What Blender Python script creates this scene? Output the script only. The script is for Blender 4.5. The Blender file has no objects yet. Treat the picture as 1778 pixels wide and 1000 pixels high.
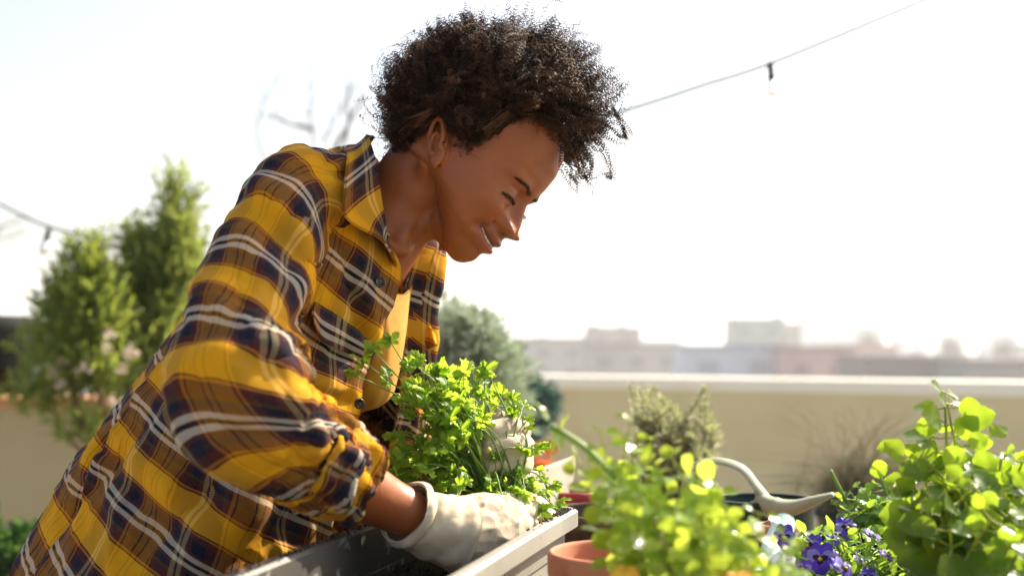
import bpy, math, random
import numpy as np
from math import radians, sin, cos, pi
rng = np.random.default_rng(7)
random.seed(7)
USE_HAZE = True
SC = bpy.context.scene
COL = SC.collection
FPX = 2180.0          # focal length in photo pixels (photo 1778 wide)
CAMZ = 1.35
HOR = 600.0           # photo row of the horizon

def P(px, py, d):
    """a point of the place, d metres in front of the lens plane"""
    return np.array([(px - 889.0) * d / FPX, d, CAMZ + (HOR - py) * d / FPX])

def PA(arr):
    return np.array([P(*a[:3]) for a in arr])

# ------------------------------------------------------------------ numpy noise
def _hash(ix, iy, iz, seed):
    n = (ix * 374761393 + iy * 668265263 + iz * 2147483647 + seed * 974634777) & 0xffffffff
    n = ((n ^ (n >> 13)) * 1274126177) & 0xffffffff
    n = (n ^ (n >> 16)) & 0xffffffff
    return n / 4294967295.0 * 2 - 1

def vnoise(p, scale=1.0, seed=0):
    q = np.asarray(p, float) * scale
    i = np.floor(q).astype(np.int64); f = q - i
    f = f * f * (3 - 2 * f)
    out = 0
    for dx in (0, 1):
        for dy in (0, 1):
            for dz in (0, 1):
                w = (f[..., 0] if dx else 1 - f[..., 0]) * (f[..., 1] if dy else 1 - f[..., 1]) * (f[..., 2] if dz else 1 - f[..., 2])
                out = out + w * _hash(i[..., 0] + dx, i[..., 1] + dy, i[..., 2] + dz, seed)
    return out

def fbm(p, scale=1.0, octaves=3, seed=0):
    s = 0; a = 1
    for k in range(octaves):
        s = s + a * vnoise(p, scale * 2 ** k, seed + k); a *= .5
    return s

def sstep(x, a, b):
    t = np.clip((x - a) / (b - a), 0, 1)
    return t * t * (3 - 2 * t)

def gauss(x, s):
    return np.exp(-.5 * (x / s) ** 2)

def norm(v):
    v = np.asarray(v, float)
    return v / np.maximum(np.linalg.norm(v, axis=-1, keepdims=True), 1e-9)

def spline(pts, n):
    """Catmull-Rom through pts (k, dim) resampled to n points evenly in parameter"""
    pts = np.asarray(pts, float); k = len(pts)
    t = np.linspace(0, k - 1, n); i = np.clip(np.floor(t).astype(int), 0, k - 2); f = (t - i)[:, None]
    if pts.ndim == 3: f = f[..., None]
    p1, p2 = pts[i], pts[i + 1]
    p0 = np.where((i > 0).reshape(-1, *([1] * (pts.ndim - 1))), pts[np.maximum(i - 1, 0)], 2 * p1 - p2)
    p3 = np.where((i < k - 2).reshape(-1, *([1] * (pts.ndim - 1))), pts[np.minimum(i + 2, k - 1)], 2 * p2 - p1)
    return .5 * (2 * p1 + (p2 - p0) * f + (2 * p0 - 5 * p1 + 4 * p2 - p3) * f ** 2 + (3 * p1 - p0 - 3 * p2 + p3) * f ** 3)

# ------------------------------------------------------------------ mesh plumbing
def new_mesh(name, V, F, mats=(), smooth=True, uv=None, fmat=None):
    """V (n,3); F list of faces or (m,k) array, or a list of such arrays"""
    me = bpy.data.meshes.new(name)
    V = np.asarray(V, np.float32)
    groups = F if isinstance(F, list) and len(F) and isinstance(F[0], np.ndarray) else None
    if groups is None:
        if isinstance(F, np.ndarray): groups = [F]
        else:
            sizes = sorted(set(len(f) for f in F))
            groups = [np.array([f for f in F if len(f) == s]) for s in sizes]
    groups = [g for g in groups if len(g)]
    loops = np.concatenate([g.ravel() for g in groups]).astype(np.int32)
    tot = np.concatenate([np.full(len(g), g.shape[1]) for g in groups]).astype(np.int32)
    start = np.concatenate([[0], np.cumsum(tot)[:-1]]).astype(np.int32)
    me.vertices.add(len(V)); me.vertices.foreach_set('co', V.ravel())
    me.loops.add(len(loops)); me.loops.foreach_set('vertex_index', loops)
    me.polygons.add(len(tot)); me.polygons.foreach_set('loop_start', start)
    try: me.polygons.foreach_set('loop_total', tot)
    except Exception: pass
    me.polygons.foreach_set('use_smooth', np.full(len(tot), bool(smooth)))
    if fmat is not None: me.polygons.foreach_set('material_index', np.asarray(fmat, np.int32))
    if uv is not None:
        l = me.uv_layers.new(name='UVMap')
        l.data.foreach_set('uv', np.asarray(uv, np.float32)[loops].ravel())
    for m in (mats if isinstance(mats, (list, tuple)) else [mats]):
        if m is not None: me.materials.append(m)
    me.update(); me.validate()
    return me

def obj(name, V, F, mats, parent=None, smooth=True, uv=None, fmat=None, color=None):
    V = np.asarray(V, float)
    if parent is None: org = np.array([V[:, 0].mean(), V[:, 1].mean(), V[:, 2].min()])
    else: org = np.zeros(3)
    me = new_mesh(name, V - org, F, mats, smooth, uv, fmat)
    if color is not None:
        ca = me.color_attributes.new('Tint', 'FLOAT_COLOR', 'POINT')
        ca.data.foreach_set('color', np.asarray(color, np.float32).ravel())
    o = bpy.data.objects.new(name, me); COL.objects.link(o)
    o.location = org
    if parent is not None:
        o.parent = parent
        r = parent
        while r.parent is not None: r = r.parent
        if r is parent: o.matrix_parent_inverse = _inv(r)
    return o

def _inv(r):
    from mathutils import Matrix
    return Matrix.Translation([-c for c in r.location])

def tag(o, label=None, cat=None, group=None, kind=None):
    if label: o['label'] = label
    if cat: o['category'] = cat
    if group: o['group'] = group
    if kind: o['kind'] = kind
    return o

def thing(name, loc, label, cat, group=None):
    o = bpy.data.objects.new(name, None); COL.objects.link(o)
    o.location = tuple(float(c) for c in loc); o.empty_display_size = .05
    return tag(o, label, cat, group)

class MB:
    """collects vertices and faces (with a material slot per face)"""
    def __init__(s): s.V = []; s.F = []; s.M = []; s.n = 0; s.U = []
    def add(s, V, F, m=0, uv=None):
        V = np.asarray(V, float)
        s.V.append(V); s.U.append(np.zeros((len(V), 2)) if uv is None else np.asarray(uv))
        if isinstance(F, np.ndarray): F = [F]
        elif len(F) and not isinstance(F[0], np.ndarray):
            F = [np.array([f for f in F if len(f) == k]) for k in sorted(set(len(f) for f in F))]
        for g in F:
            if len(g): s.F.append(g + s.n); s.M.append(np.full(len(g), m))
        s.n += len(V); return s
    def arrays(s):
        sizes = sorted(set(g.shape[1] for g in s.F)); Fo = []; Mo = []
        for k in sizes:
            Fo.append(np.concatenate([g for g in s.F if g.shape[1] == k])); Mo.append(np.concatenate([m for g, m in zip(s.F, s.M) if g.shape[1] == k]))
        return np.concatenate(s.V), Fo, np.concatenate(Mo), np.concatenate(s.U)
    def build(s, name, mats, parent=None, smooth=True, uv=False):
        V, F, M, U = s.arrays()
        return obj(name, V, F, mats, parent, smooth, uv=U if uv else None, fmat=M)

def gridfaces(nu, nv, cu=False, cv=False):
    iu = np.arange(nu if cu else nu - 1); iv = np.arange(nv if cv else nv - 1)
    a, b = np.meshgrid(iu, iv, indexing='ij')
    a2 = (a + 1) % nu; b2 = (b + 1) % nv
    return np.stack([a * nv + b, a2 * nv + b, a2 * nv + b2, a * nv + b2], -1).reshape(-1, 4)

def tube(pts, rad, seg=8, caps=True, flat=None, up=(0, 0, 1)):
    """tube along pts; rad scalar/array; returns V, F list"""
    pts = np.asarray(pts, float); n = len(pts)
    rad = np.broadcast_to(np.asarray(rad, float), (n,)) if np.ndim(rad) < 2 else np.asarray(rad)
    T = norm(np.gradient(pts, axis=0))
    N = np.zeros_like(T); u = np.array(up, float)
    if abs(np.dot(u, T[0])) > .95: u = np.array([1., 0, 0])
    N[0] = norm(u - np.dot(u, T[0]) * T[0])
    for i in range(1, n):
        v = N[i - 1] - np.dot(N[i - 1], T[i]) * T[i]; N[i] = norm(v)
    B = np.cross(T, N)
    a = np.linspace(0, 2 * pi, seg, endpoint=False)
    ra = rad if rad.ndim == 1 else rad[:, 0]; rb = rad if rad.ndim == 1 else rad[:, 1]
    if flat: rb = ra * flat
    V = pts[:, None] + ra[:, None, None] * np.cos(a)[None, :, None] * N[:, None] + rb[:, None, None] * np.sin(a)[None, :, None] * B[:, None]
    V = V.reshape(-1, 3)
    F = gridfaces(n, seg, cv=True)[:, ::-1]
    if caps:
        V = np.vstack([V, pts[:1], pts[-1:]]); c0 = n * seg; c1 = c0 + 1; s = np.arange(seg); s2 = (s + 1) % seg
        t0 = np.stack([np.full(seg, c0), s, s2], 1)[:, ::-1]; t1 = np.stack([np.full(seg, c1), (n - 1) * seg + s2, (n - 1) * seg + s], 1)[:, ::-1]
        return V, [F, np.vstack([t0, t1])]
    return V, [F]

def ellipsoid(c, r, R=None, nu=20, nv=14):
    u = np.linspace(0, 2 * pi, nu, endpoint=False); v = np.linspace(.0, pi, nv)[1:-1]
    X = np.stack([np.sin(v)[:, None] * np.cos(u), np.sin(v)[:, None] * np.sin(u), np.cos(v)[:, None] * np.ones(nu)], -1).reshape(-1, 3)
    X = np.vstack([X, [[0, 0, 1], [0, 0, -1]]]) * np.broadcast_to(np.asarray(r, float), (3,))
    if R is not None: X = X @ np.asarray(R).T
    m = nv - 2
    F = gridfaces(m, nu, cv=True)
    s = np.arange(nu); s2 = (s + 1) % nu
    t = np.vstack([np.stack([np.full(nu, m * nu), s, s2], 1), np.stack([np.full(nu, m * nu + 1), (m - 1) * nu + s2, (m - 1) * nu + s], 1)])
    return X + np.asarray(c), [F, t]

def box(c, s, R=None):
    x = np.array([[a, b, d] for a in (-1, 1) for b in (-1, 1) for d in (-1, 1)], float) * np.asarray(s) / 2
    if R is not None: x = x @ np.asarray(R).T
    F = np.array([[0, 1, 3, 2], [4, 6, 7, 5], [0, 4, 5, 1], [2, 3, 7, 6], [0, 2, 6, 4], [1, 5, 7, 3]])
    return x + np.asarray(c), [F]

def lathe(prof, c, seg=48, sx=1., R=None):
    """prof [(r,z)...] open profile turned round z"""
    prof = np.asarray(prof, float); a = np.linspace(0, 2 * pi, seg, endpoint=False)
    V = np.stack([prof[:, 0:1] * np.cos(a), prof[:, 0:1] * np.sin(a), prof[:, 1:2] + 0 * a], -1).reshape(-1, 3)
    if R is not None: V = V @ np.asarray(R).T
    return V + np.asarray(c), [gridfaces(len(prof), seg, cv=True)[:, ::-1]]

def rotz(a): return np.array([[cos(a), -sin(a), 0], [sin(a), cos(a), 0], [0, 0, 1.]])
def rotx(a): return np.array([[1., 0, 0], [0, cos(a), -sin(a)], [0, sin(a), cos(a)]])
def roty(a): return np.array([[cos(a), 0, sin(a)], [0, 1., 0], [-sin(a), 0, cos(a)]])

def remesh_union(parts, voxel, smooth=4, factor=.5):
    """one continuous skin out of overlapping closed pieces"""
    mb = MB()
    for V, F in parts: mb.add(V, F)
    V, F, M, U = mb.arrays()
    me = new_mesh('tmp', V, F)
    o = bpy.data.objects.new('tmp', me); COL.objects.link(o)
    m = o.modifiers.new('r', 'REMESH'); m.mode = 'VOXEL'; m.voxel_size = voxel; m.adaptivity = 0
    if smooth:
        s = o.modifiers.new('s', 'SMOOTH'); s.factor = factor; s.iterations = smooth
    dg = bpy.context.evaluated_depsgraph_get(); dg.update()
    ev = o.evaluated_get(dg); em = ev.to_mesh()
    n = len(em.vertices); co = np.empty(n * 3, np.float32); em.vertices.foreach_get('co', co)
    k = len(em.polygons); lt = np.empty(k, np.int32); em.polygons.foreach_get('loop_total', lt)
    ls = np.empty(k, np.int32); em.polygons.foreach_get('loop_start', ls)
    li = np.empty(len(em.loops), np.int32); em.loops.foreach_get('vertex_index', li)
    no = np.empty(n * 3, np.float32); em.vertices.foreach_get('normal', no)
    Fs = []
    for s_ in np.unique(lt):
        ii = ls[lt == s_]; Fs.append(li[ii[:, None] + np.arange(s_)[None]])
    ev.to_mesh_clear()
    bpy.data.objects.remove(o); bpy.data.meshes.remove(me)
    return co.reshape(-1, 3).astype(float), Fs, no.reshape(-1, 3).astype(float)

def grid_normals(G):
    du = np.gradient(G, axis=0); dv = np.gradient(G, axis=1)
    return norm(np.cross(du, dv))

# ------------------------------------------------------------------ instancing of small templates (numpy)
def place(template, pos, X, Y, Z, scale):
    """copies of template at pos with axes X,Y,Z (n,3) and scale (n,) or (n,3)"""
    TV, TF = template
    scale = np.asarray(scale, float)
    if scale.ndim == 1: scale = np.repeat(scale[:, None], 3, 1)
    n = len(pos); m = len(TV)
    V = pos[:, None] + (TV[None, :, 0:1] * scale[:, None, 0:1]) * X[:, None] + (TV[None, :, 1:2] * scale[:, None, 1:2]) * Y[:, None] + (TV[None, :, 2:3] * scale[:, None, 2:3]) * Z[:, None]
    Fs = []
    for F in (TF if isinstance(TF, list) else [TF]):
        Fs.append((F[None] + (np.arange(n) * m)[:, None, None]).reshape(-1, F.shape[1]))
    return V.reshape(-1, 3), Fs

def frames(D, roll=None, up=None):
    """X along D (leaf axis), Z near up, Y sideways"""
    D = norm(D); n = len(D)
    U = np.broadcast_to(np.array([0, 0, 1.]) if up is None else up, (n, 3))
    Y = np.cross(U, D); bad = np.linalg.norm(Y, axis=1) < 1e-3; Y[bad] = [0, 1, 0]; Y = norm(Y)
    Z = np.cross(D, Y)
    if roll is not None:
        c = np.cos(roll)[:, None]; s = np.sin(roll)[:, None]
        Y, Z = c * Y + s * Z, -s * Y + c * Z
    return D, Y, Z

# ------------------------------------------------------------------ materials
def mat(name, color=(.5, .5, .5), rough=.6, **k):
    m = bpy.data.materials.new(name); m.use_nodes = True
    b = m.node_tree.nodes['Principled BSDF']
    b.inputs['Base Color'].default_value = (*color, 1); b.inputs['Roughness'].default_value = rough
    for kk, v in k.items():
        b.inputs[kk.replace('_', ' ')].default_value = v
    return m

class N:
    """small node-tree writer"""
    def __init__(s, m): s.t = m.node_tree; s.b = s.t.nodes.get('Principled BSDF'); s.out = s.t.nodes.get('Material Output')
    def n(s, typ, **k):
        x = s.t.nodes.new(typ)
        for a, v in k.items(): setattr(x, a, v)
        return x
    def l(s, a, b): s.t.links.new(a, b)
    def val(s, sock, v):
        if hasattr(v, 'is_output') or isinstance(v, bpy.types.NodeSocket): s.l(v, sock)
        else: sock.default_value = v
    def math(s, op, a, b=None, c=None):
        x = s.n('ShaderNodeMath', operation=op); s.val(x.inputs[0], a)
        if b is not None: s.val(x.inputs[1], b)
        if c is not None: s.val(x.inputs[2], c)
        return x.outputs[0]
    def mix(s, f, a, b, mode='MIX'):
        x = s.n('ShaderNodeMix', data_type='RGBA', blend_type=mode)
        s.val(x.inputs[0], f); s.val(x.inputs[6], a if not isinstance(a, tuple) else (*a, 1) if len(a) == 3 else a)
        s.val(x.inputs[7], b if not isinstance(b, tuple) else (*b, 1) if len(b) == 3 else b)
        return x.outputs[2]
    def ramp(s, fac, stops, interp='LINEAR'):
        x = s.n('ShaderNodeValToRGB'); r = x.color_ramp; r.interpolation = interp
        while len(r.elements) > 1: r.elements.remove(r.elements[-1])
        r.elements[0].position = stops[0][0]; r.elements[0].color = (*stops[0][1], 1) if len(stops[0][1]) == 3 else stops[0][1]
        for p, c in stops[1:]:
            e = r.elements.new(p); e.color = (*c, 1) if len(c) == 3 else c
        s.l(fac, x.inputs[0]); return x.outputs[0]
    def noise(s, scale, detail=3, rough=.5, vec=None, out=0):
        x = s.n('ShaderNodeTexNoise'); x.inputs['Scale'].default_value = scale; x.inputs['Detail'].default_value = detail; x.inputs['Roughness'].default_value = rough
        if vec is None: vec = s.coord('Object')
        s.l(vec, x.inputs['Vector']); return x.outputs[out]
    def coord(s, which='Object'):
        return s.n('ShaderNodeTexCoord').outputs[which]
    def bump(s, h, strength=.3, dist=.002):
        x = s.n('ShaderNodeBump'); x.inputs['Strength'].default_value = strength; x.inputs['Distance'].default_value = dist
        s.l(h, x.inputs['Height']); s.l(x.outputs[0], s.b.inputs['Normal']); return x.outputs[0]
    def map(s, vec, scale=(1, 1, 1), rot=(0, 0, 0), loc=(0, 0, 0)):
        x = s.n('ShaderNodeMapping'); x.inputs['Scale'].default_value = scale; x.inputs['Rotation'].default_value = rot; x.inputs['Location'].default_value = loc
        s.l(vec, x.inputs['Vector']); return x.outputs[0]

def noisy_mat(name, c1, c2, scale=20, rough=.7, bump=0, bscale=None, bdist=.002, detail=4, lo=.35, hi=.65, **k):
    m = mat(name, c1, rough, **k); n = N(m)
    f = n.noise(scale, detail)
    n.l(n.ramp(f, [(lo, c1), (hi, c2)]), n.b.inputs['Base Color'])
    if bump: n.bump(n.noise(bscale or scale * 3, 5), bump, bdist)
    return m

def leaf_mat(name, c_dark, c_light, trans, t_amt=.5, rough=.4, vary=.5):
    """leaf: reflecting upper side, light shining through; colour differs from leaf to leaf"""
    m = mat(name, c_dark, rough); n = N(m)
    g = n.n('ShaderNodeNewGeometry')
    f = g.outputs['Random Per Island']
    base = n.ramp(f, [(0, c_dark), (vary, tuple((a + b) / 2 for a, b in zip(c_dark, c_light))), (1, c_light)])
    nz = n.noise(90, 2)
    base = n.mix(n.math('MULTIPLY', nz, .35), base, tuple(c * .6 for c in c_dark))
    n.l(base, n.b.inputs['Base Color'])
    tr = n.n('ShaderNodeBsdfTranslucent')
    n.l(n.mix(f, trans, tuple(min(1, c * 1.25) for c in trans)), tr.inputs[0])
    mx = n.n('ShaderNodeMixShader'); mx.inputs[0].default_value = t_amt
    n.l(n.b.outputs[0], mx.inputs[1]); n.l(tr.outputs[0], mx.inputs[2]); n.l(mx.outputs[0], n.out.inputs[0])
    n.b.inputs['Specular IOR Level'].default_value = .35
    return m
# ================================================================== camera, light, sky
cam = bpy.data.cameras.new('camera'); co_ = bpy.data.objects.new('camera', cam); COL.objects.link(co_)
co_.location = (0, 0, CAMZ); co_.rotation_euler = (radians(90), 0, 0)
cam.sensor_width = 36; cam.lens = FPX / 1778 * 36
cam.shift_y = (HOR - 499.2) / 1778
cam.clip_start = .02; cam.clip_end = 6000
cam.dof.use_dof = True; cam.dof.focus_distance = 1.44; cam.dof.aperture_fstop = 3.1
SC.camera = co_
SUN = norm(np.array([.60, .52, .62]))
SUN_EL = math.asin(SUN[2]); SUN_AZ = math.atan2(SUN[0], SUN[1])
w = bpy.data.worlds.new('World'); SC.world = w; w.use_nodes = True
wt = w.node_tree; bg = wt.nodes['Background']
sky = wt.nodes.new('ShaderNodeTexSky'); sky.sky_type = 'NISHITA'; sky.sun_disc = False
sky.sun_elevation = SUN_EL; sky.sun_rotation = SUN_AZ
sky.air_density = 1.0; sky.dust_density = 4.4; sky.ozone_density = 1.0
wt.links.new(sky.outputs[0], bg.inputs[0]); bg.inputs[1].default_value = .097
sl = bpy.data.lights.new('sun', 'SUN'); sl.energy = 5.0; sl.angle = radians(.5); sl.color = (1, .90, .74)
so = bpy.data.objects.new('sun', sl); COL.objects.link(so)
from mathutils import Vector
so.rotation_euler = Vector(SUN).to_track_quat('Z', 'Y').to_euler(); so.location = (3, 3, 4)
SC.view_settings.view_transform = 'Standard'; SC.view_settings.look = 'None'
SC.view_settings.exposure = 1.40; SC.view_settings.gamma = 1; SC.view_settings.use_curve_mapping = False
SC.cycles.use_denoising = True
SC.cycles.max_bounces = 10; SC.cycles.transparent_max_bounces = 12
SC.cycles.volume_bounces = 1
# ================================================================== the person: head
TILT = radians(42); YAW = radians(18)
_U = np.array([sin(TILT), 0, cos(TILT)]); _F0 = np.array([cos(TILT), 0, -sin(TILT)])
_F = cos(YAW) * _F0 + sin(YAW) * np.array([0, -1., 0]); _R = np.cross(_F, _U)
# a small roll of the head about its forward axis
_roll = radians(0)
HU = cos(_roll) * _U + sin(_roll) * _R; HR = np.cross(_F, HU); HF = _F
HO = P(818, 273, 1.50)
HM = np.stack([HR, HF, HU], 1)                    # local (x right, y forward, z up) -> world
def H(p): return np.asarray(p, float) @ HM.T + HO
def Hinv(p): return (np.asarray(p, float) - HO) @ HM

def lip_z(x): return -.0634 + .0110 * np.clip(np.abs(x) / .030, 0, 1.3) ** 2

def face_feat(x, z):
    ax = np.abs(x); f = np.zeros_like(x)
    def G(cx, cz, sx, sz, a, rot=0):
        dx = ax - cx; dz = z - cz
        if rot: dx, dz = dx * cos(rot) + dz * sin(rot), -dx * sin(rot) + dz * cos(rot)
        return a * np.exp(-.5 * ((dx / sx) ** 2 + (dz / sz) ** 2))
    # eye region
    ez = -.0055
    f += G(.028, ez, .013, .010, -.0095)
    f += G(.0145, .0, .006, .010, -.0045)
    f += G(.030, .0130, .019, .0052, .0045, .12)
    f += G(0, .020, .014, .010, .0020)
    f += G(.0275, ez + .0005, .0110, .0080, .0100)      # lids over the eyeball
    zu = ez - .0050 + .0022 * (1 - ((ax - .0275) / .014) ** 2)   # edge of the lowered upper lid
    inside = sstep(ax, .0135, .017) * (1 - sstep(ax, .038, .042))
    f += inside * .0020 * sstep(z, zu - .0006, zu + .0008) * (1 - sstep(z, zu + .001, zu + .010))
    f += inside * -.0026 * gauss(z - (zu - .0016), .0012)
    f += inside * -.0012 * gauss(z - (ez + .0080), .0015)  # lid crease
    f += inside * .0013 * gauss(z - (zu - .0066), .0022)
    # nose
    zz = np.array([.030, .015, .006, -.002, -.010, -.017, -.024, -.030, -.035, -.0392, -.0422, -.0450, -.050])
    aa = np.array([.000, .0016, .0038, .0078, .0130, .0176, .0210, .0226, .0226, .0212, .0180, .0125, .0050])
    ss = np.array([.0080, .0072, .0066, .0062, .0066, .0074, .0086, .0102, .0114, .0118, .0110, .0095, .009])
    A = np.interp(z, zz[::-1], aa[::-1]); S = np.interp(z, zz[::-1], ss[::-1])
    f += A * np.exp(-.5 * np.abs(ax / S) ** 2.4)
    f += G(.0165, -.0355, .0054, .0064, .0160)
    f += G(.0245, -.0365, .0026, .0080, -.0050)
    f += G(.0080, -.0440, .0034, .0018, -.0040)     # nostrils
    # mouth
    zm = lip_z(x); wl = (1 - sstep(ax, .027, .036))
    f += .0045 * gauss(ax, .022) * gauss(z + .058, .014)
    f += wl * .0052 * gauss(z - (zm + .0062), .0036)
    f += wl * .0072 * gauss(z - (zm - .0085), .0046) * gauss(ax, .019)
    f += -.0042 * (1 - sstep(ax, .026, .0325)) * gauss(z - (zm - .0010), .0015)
    f += G(.0355, -.0545, .0036, .0045, -.0045)
    f += G(0, -.0505, .0028, .0045, -.0012) + G(0, -.0510, .016, .0045, .0026)
    f += G(0, -.0765, .016, .0040, -.0042)
    f += G(0, -.0890, .0140, .0095, .0040)
    # cheeks, fold between nose and mouth
    f += G(.0410, -.0270, .0150, .0140, .0135)
    f += G(.0480, -.0620, .0160, .0180, -.0015)
    d = (ax - .0215) * .80 - (-.042 - z) * .60 * .72
    t = (-.036 - z)
    f += -.0045 * gauss(d, .0026) * sstep(t, 0, .008) * (1 - sstep(t, .022, .034))
    f += G(.0400, -.0580, .0050, .0120, .0022)
    return f

def head_grid():
    tz = np.array([.116, .113, .103, .088, .070, .050, .030, .010, -.010, -.030, -.050, -.066, -.080, -.092, -.1015, -.1065, -.109])
    ta = np.array([.004, .026, .049, .064, .0715, .0745, .0750, .0740, .0725, .0700, .0660, .0605, .0530, .0430, .0300, .0180, .004])
    tf = np.array([-.004, .020, .048, .071, .0850, .0915, .0925, .0895, .0860, .0840, .0865, .0885, .0835, .0800, .0745, .0650, .047])
    tb = np.array([-.016, -.042, -.068, -.086, -.096, -.101, -.102, -.100, -.096, -.090, -.080, -.066, -.050, -.034, -.014, .010, .046])
    nz = 300; v = np.linspace(0, 1, nz)
    # finer rows where the face is
    z = np.interp(v, [0, .12, .90, 1], [.116, .075, -.103, -.109])
    def tab(y):
        zz = np.linspace(-.109, .116, 600); yy = np.interp(zz, tz[::-1], y[::-1])
        k = np.exp(-.5 * (np.arange(-12, 13) / 5.0) ** 2); k /= k.sum()
        yp = np.pad(yy, 12, mode='edge'); ys = np.convolve(yp, k, 'valid')
        return np.interp(z, zz, ys)
    a, f, b = tab(ta), tab(tf), tab(tb)
    nt = 440; s = np.linspace(-pi, pi, nt, endpoint=False)
    th = s - .45 * np.sin(s)                                    # denser in front
    st, ct = np.sin(th), np.cos(th)
    n = 2.25
    cx = np.sign(st) * np.abs(st) ** (2 / n); cy = np.sign(ct) * np.abs(ct) ** (2 / n)
    c = np.clip(.0, b + .001, f - .001)
    X = a[:, None] * cx[None]; Y = np.where(cy[None] > 0, c[:, None] + (f - c)[:, None] * cy[None], c[:, None] + (c - b)[:, None] * cy[None])
    Z = np.repeat(z[:, None], nt, 1)
    m = sstep(Y, .015, .045)
    Y = Y + face_feat(X, Z) * m
    lift = sstep(-Z, .030, .112) * sstep(.075 - Y, 0, .085)
    Z = Z + lift * .050
    V = np.stack([X, Y, Z], -1)
    # temples
    V[..., 0] -= np.sign(X) * .0035 * gauss(Y - .055, .016) * gauss(Z - .022, .018)
    V = np.vstack([V.reshape(-1, 3), [[0, V[0, :, 1].mean(), .1165]], [[0, V[-1, :, 1].mean(), -.109]]])
    s_ = np.arange(nt); s2 = (s_ + 1) % nt
    F = [gridfaces(nz, nt, cv=True), np.vstack([np.stack([np.full(nt, nz * nt), s2, s_], 1), np.stack([np.full(nt, nz * nt + 1), (nz - 1) * nt + s_, (nz - 1) * nt + s2], 1)])]
    return V, F

def ear_parts(side=1):
    """ear in local head space; q forward, p up, o out"""
    o0 = np.array([.0735 * side, -.004, -.022])
    out = norm(np.array([.80 * side, -.55, .02])); up = norm(np.array([0, -.70, 1.])); fw = np.cross(up, out) * side
    fw = norm(fw)
    def E(q, p, h): return o0 + (fw * q + up * p) * .83 + out * h * .9
    parts = []
    # helix
    ang = np.radians(np.array([-30, 0, 30, 60, 90, 120, 150, 180, 205, 228]))
    rx = np.array([.006, .011, .0145, .0165, .017, .017, .016, .0145, .0125, .010])
    rp = np.array([.010, .016, .022, .027, .029, .0285, .026, .024, .024, .026])
    hel = [E(.004 + rx[i] * cos(ang[i]), .002 + rp[i] * sin(ang[i]), .009 + .004 * sin(min(ang[i], pi)) ) for i in range(len(ang))]
    hel = spline(hel, 40); parts.append(tube(hel, np.interp(np.linspace(0, 1, 40), [0, .2, .7, 1], [.0020, .0030, .0030, .0035]), 10))
    anti = spline([E(.003, .016, .008), E(-.003, .012, .009), E(-.0065, .002, .0095), E(-.006, -.009, .009), E(.0, -.015, .008)], 24)
    parts.append(tube(anti, .0026, 10))
    # backing plate
    R = np.stack([fw, up, out], 1)
    parts.append(ellipsoid(E(-.001, .001, .0005), (.0150, .0240, .0048), R))
    parts.append(ellipsoid(E(.0, -.022, .004), (.0078, .0095, .0036), R))       # lobe
    parts.append(ellipsoid(E(.0105, -.003, .006), (.0034, .0060, .0040), R))     # tragus
    parts.append(ellipsoid(E(.001, .0, -.006), (.0115, .019, .009), R))
    return parts
person = thing('person', P(300, 1900, 1.5), 'person with short curly hair in a yellow plaid flannel shirt leaning over the planter', 'person')

def skin_material():
    m = mat('skin', (.2, .08, .04), .43); n = N(m)
    a = n.n('ShaderNodeVertexColor'); a.layer_name = 'Tint'
    nz = n.noise(42, 6, .65)
    c = n.mix(n.math('MULTIPLY', n.ramp(nz, [(.35, (0, 0, 0)), (.7, (1, 1, 1))]), .42), a.outputs[0], (.21, .060, .018))
    n.l(c, n.b.inputs['Base Color'])
    n.b.inputs['Subsurface Weight'].default_value = .2
    n.b.inputs['Subsurface Radius'].default_value = (.012, .005, .003)
    n.b.inputs['Subsurface Scale'].default_value = .6
    n.b.inputs['Specular IOR Level'].default_value = .42
    r = n.ramp(n.noise(160, 3), [(.3, (.34,) * 3), (.7, (.50,) * 3)]); n.l(r, n.b.inputs['Roughness'])
    n.bump(n.math('ADD', n.noise(700, 3), n.math('MULTIPLY', n.noise(160, 3), 1.2)), .28, .0009)
    return m
M_SKIN = skin_material()

parts = []
Vh, Fh = head_grid(); parts.append((H(Vh), Fh))
for s in (1, -1):
    for Ve, Fe in ear_parts(s): parts.append((H(Ve), Fe))
parts.append(ellipsoid(H((0, .040, -.080)), (.024, .042, .022), HM))
trunk = []
# neck and chest
nk = spline([H((0, -.030, -.025)), H((0, -.030, -.075)), P(700, 350, 1.515), P(655, 405, 1.52), P(610, 470, 1.53)], 24)
trunk.append(tube(nk, np.interp(np.linspace(0, 1, 24), [0, .3, .6, 1], [.054, .050, .054, .062]), 32))
# throat: sternomastoid ridges and windpipe
trunk.append(tube(spline([H((.058, -.012, -.040)), P(725, 352, 1.485), P(700, 405, 1.475), P(696, 432, 1.485)], 20), [.011] * 20, 12))
trunk.append(tube(spline([H((0, .030, -.085)), P(722, 385, 1.50), P(712, 425, 1.50)], 20), [.020] * 20, 14))
ch = spline([P(620, 430, 1.53), P(585, 500, 1.54), P(555, 590, 1.54), P(500, 690, 1.54), P(420, 800, 1.54), P(330, 930, 1.54), P(260, 1060, 1.54)], 30)
trunk.append(tube(ch, np.stack([np.interp(np.linspace(0, 1, 30), [0, .12, .3, .5, 1], [.055, .082, .092, .085, .105]), np.interp(np.linspace(0, 1, 30), [0, .15, .4, 1], [.08, .115, .115, .12])], 1), 40, up=(1, 0, .6)))
# collar bones
trunk.append(tube(spline([P(712, 432, 1.487), P(690, 430, 1.468), P(650, 408, 1.45), P(590, 370, 1.42)], 16), .0085, 12))
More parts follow.
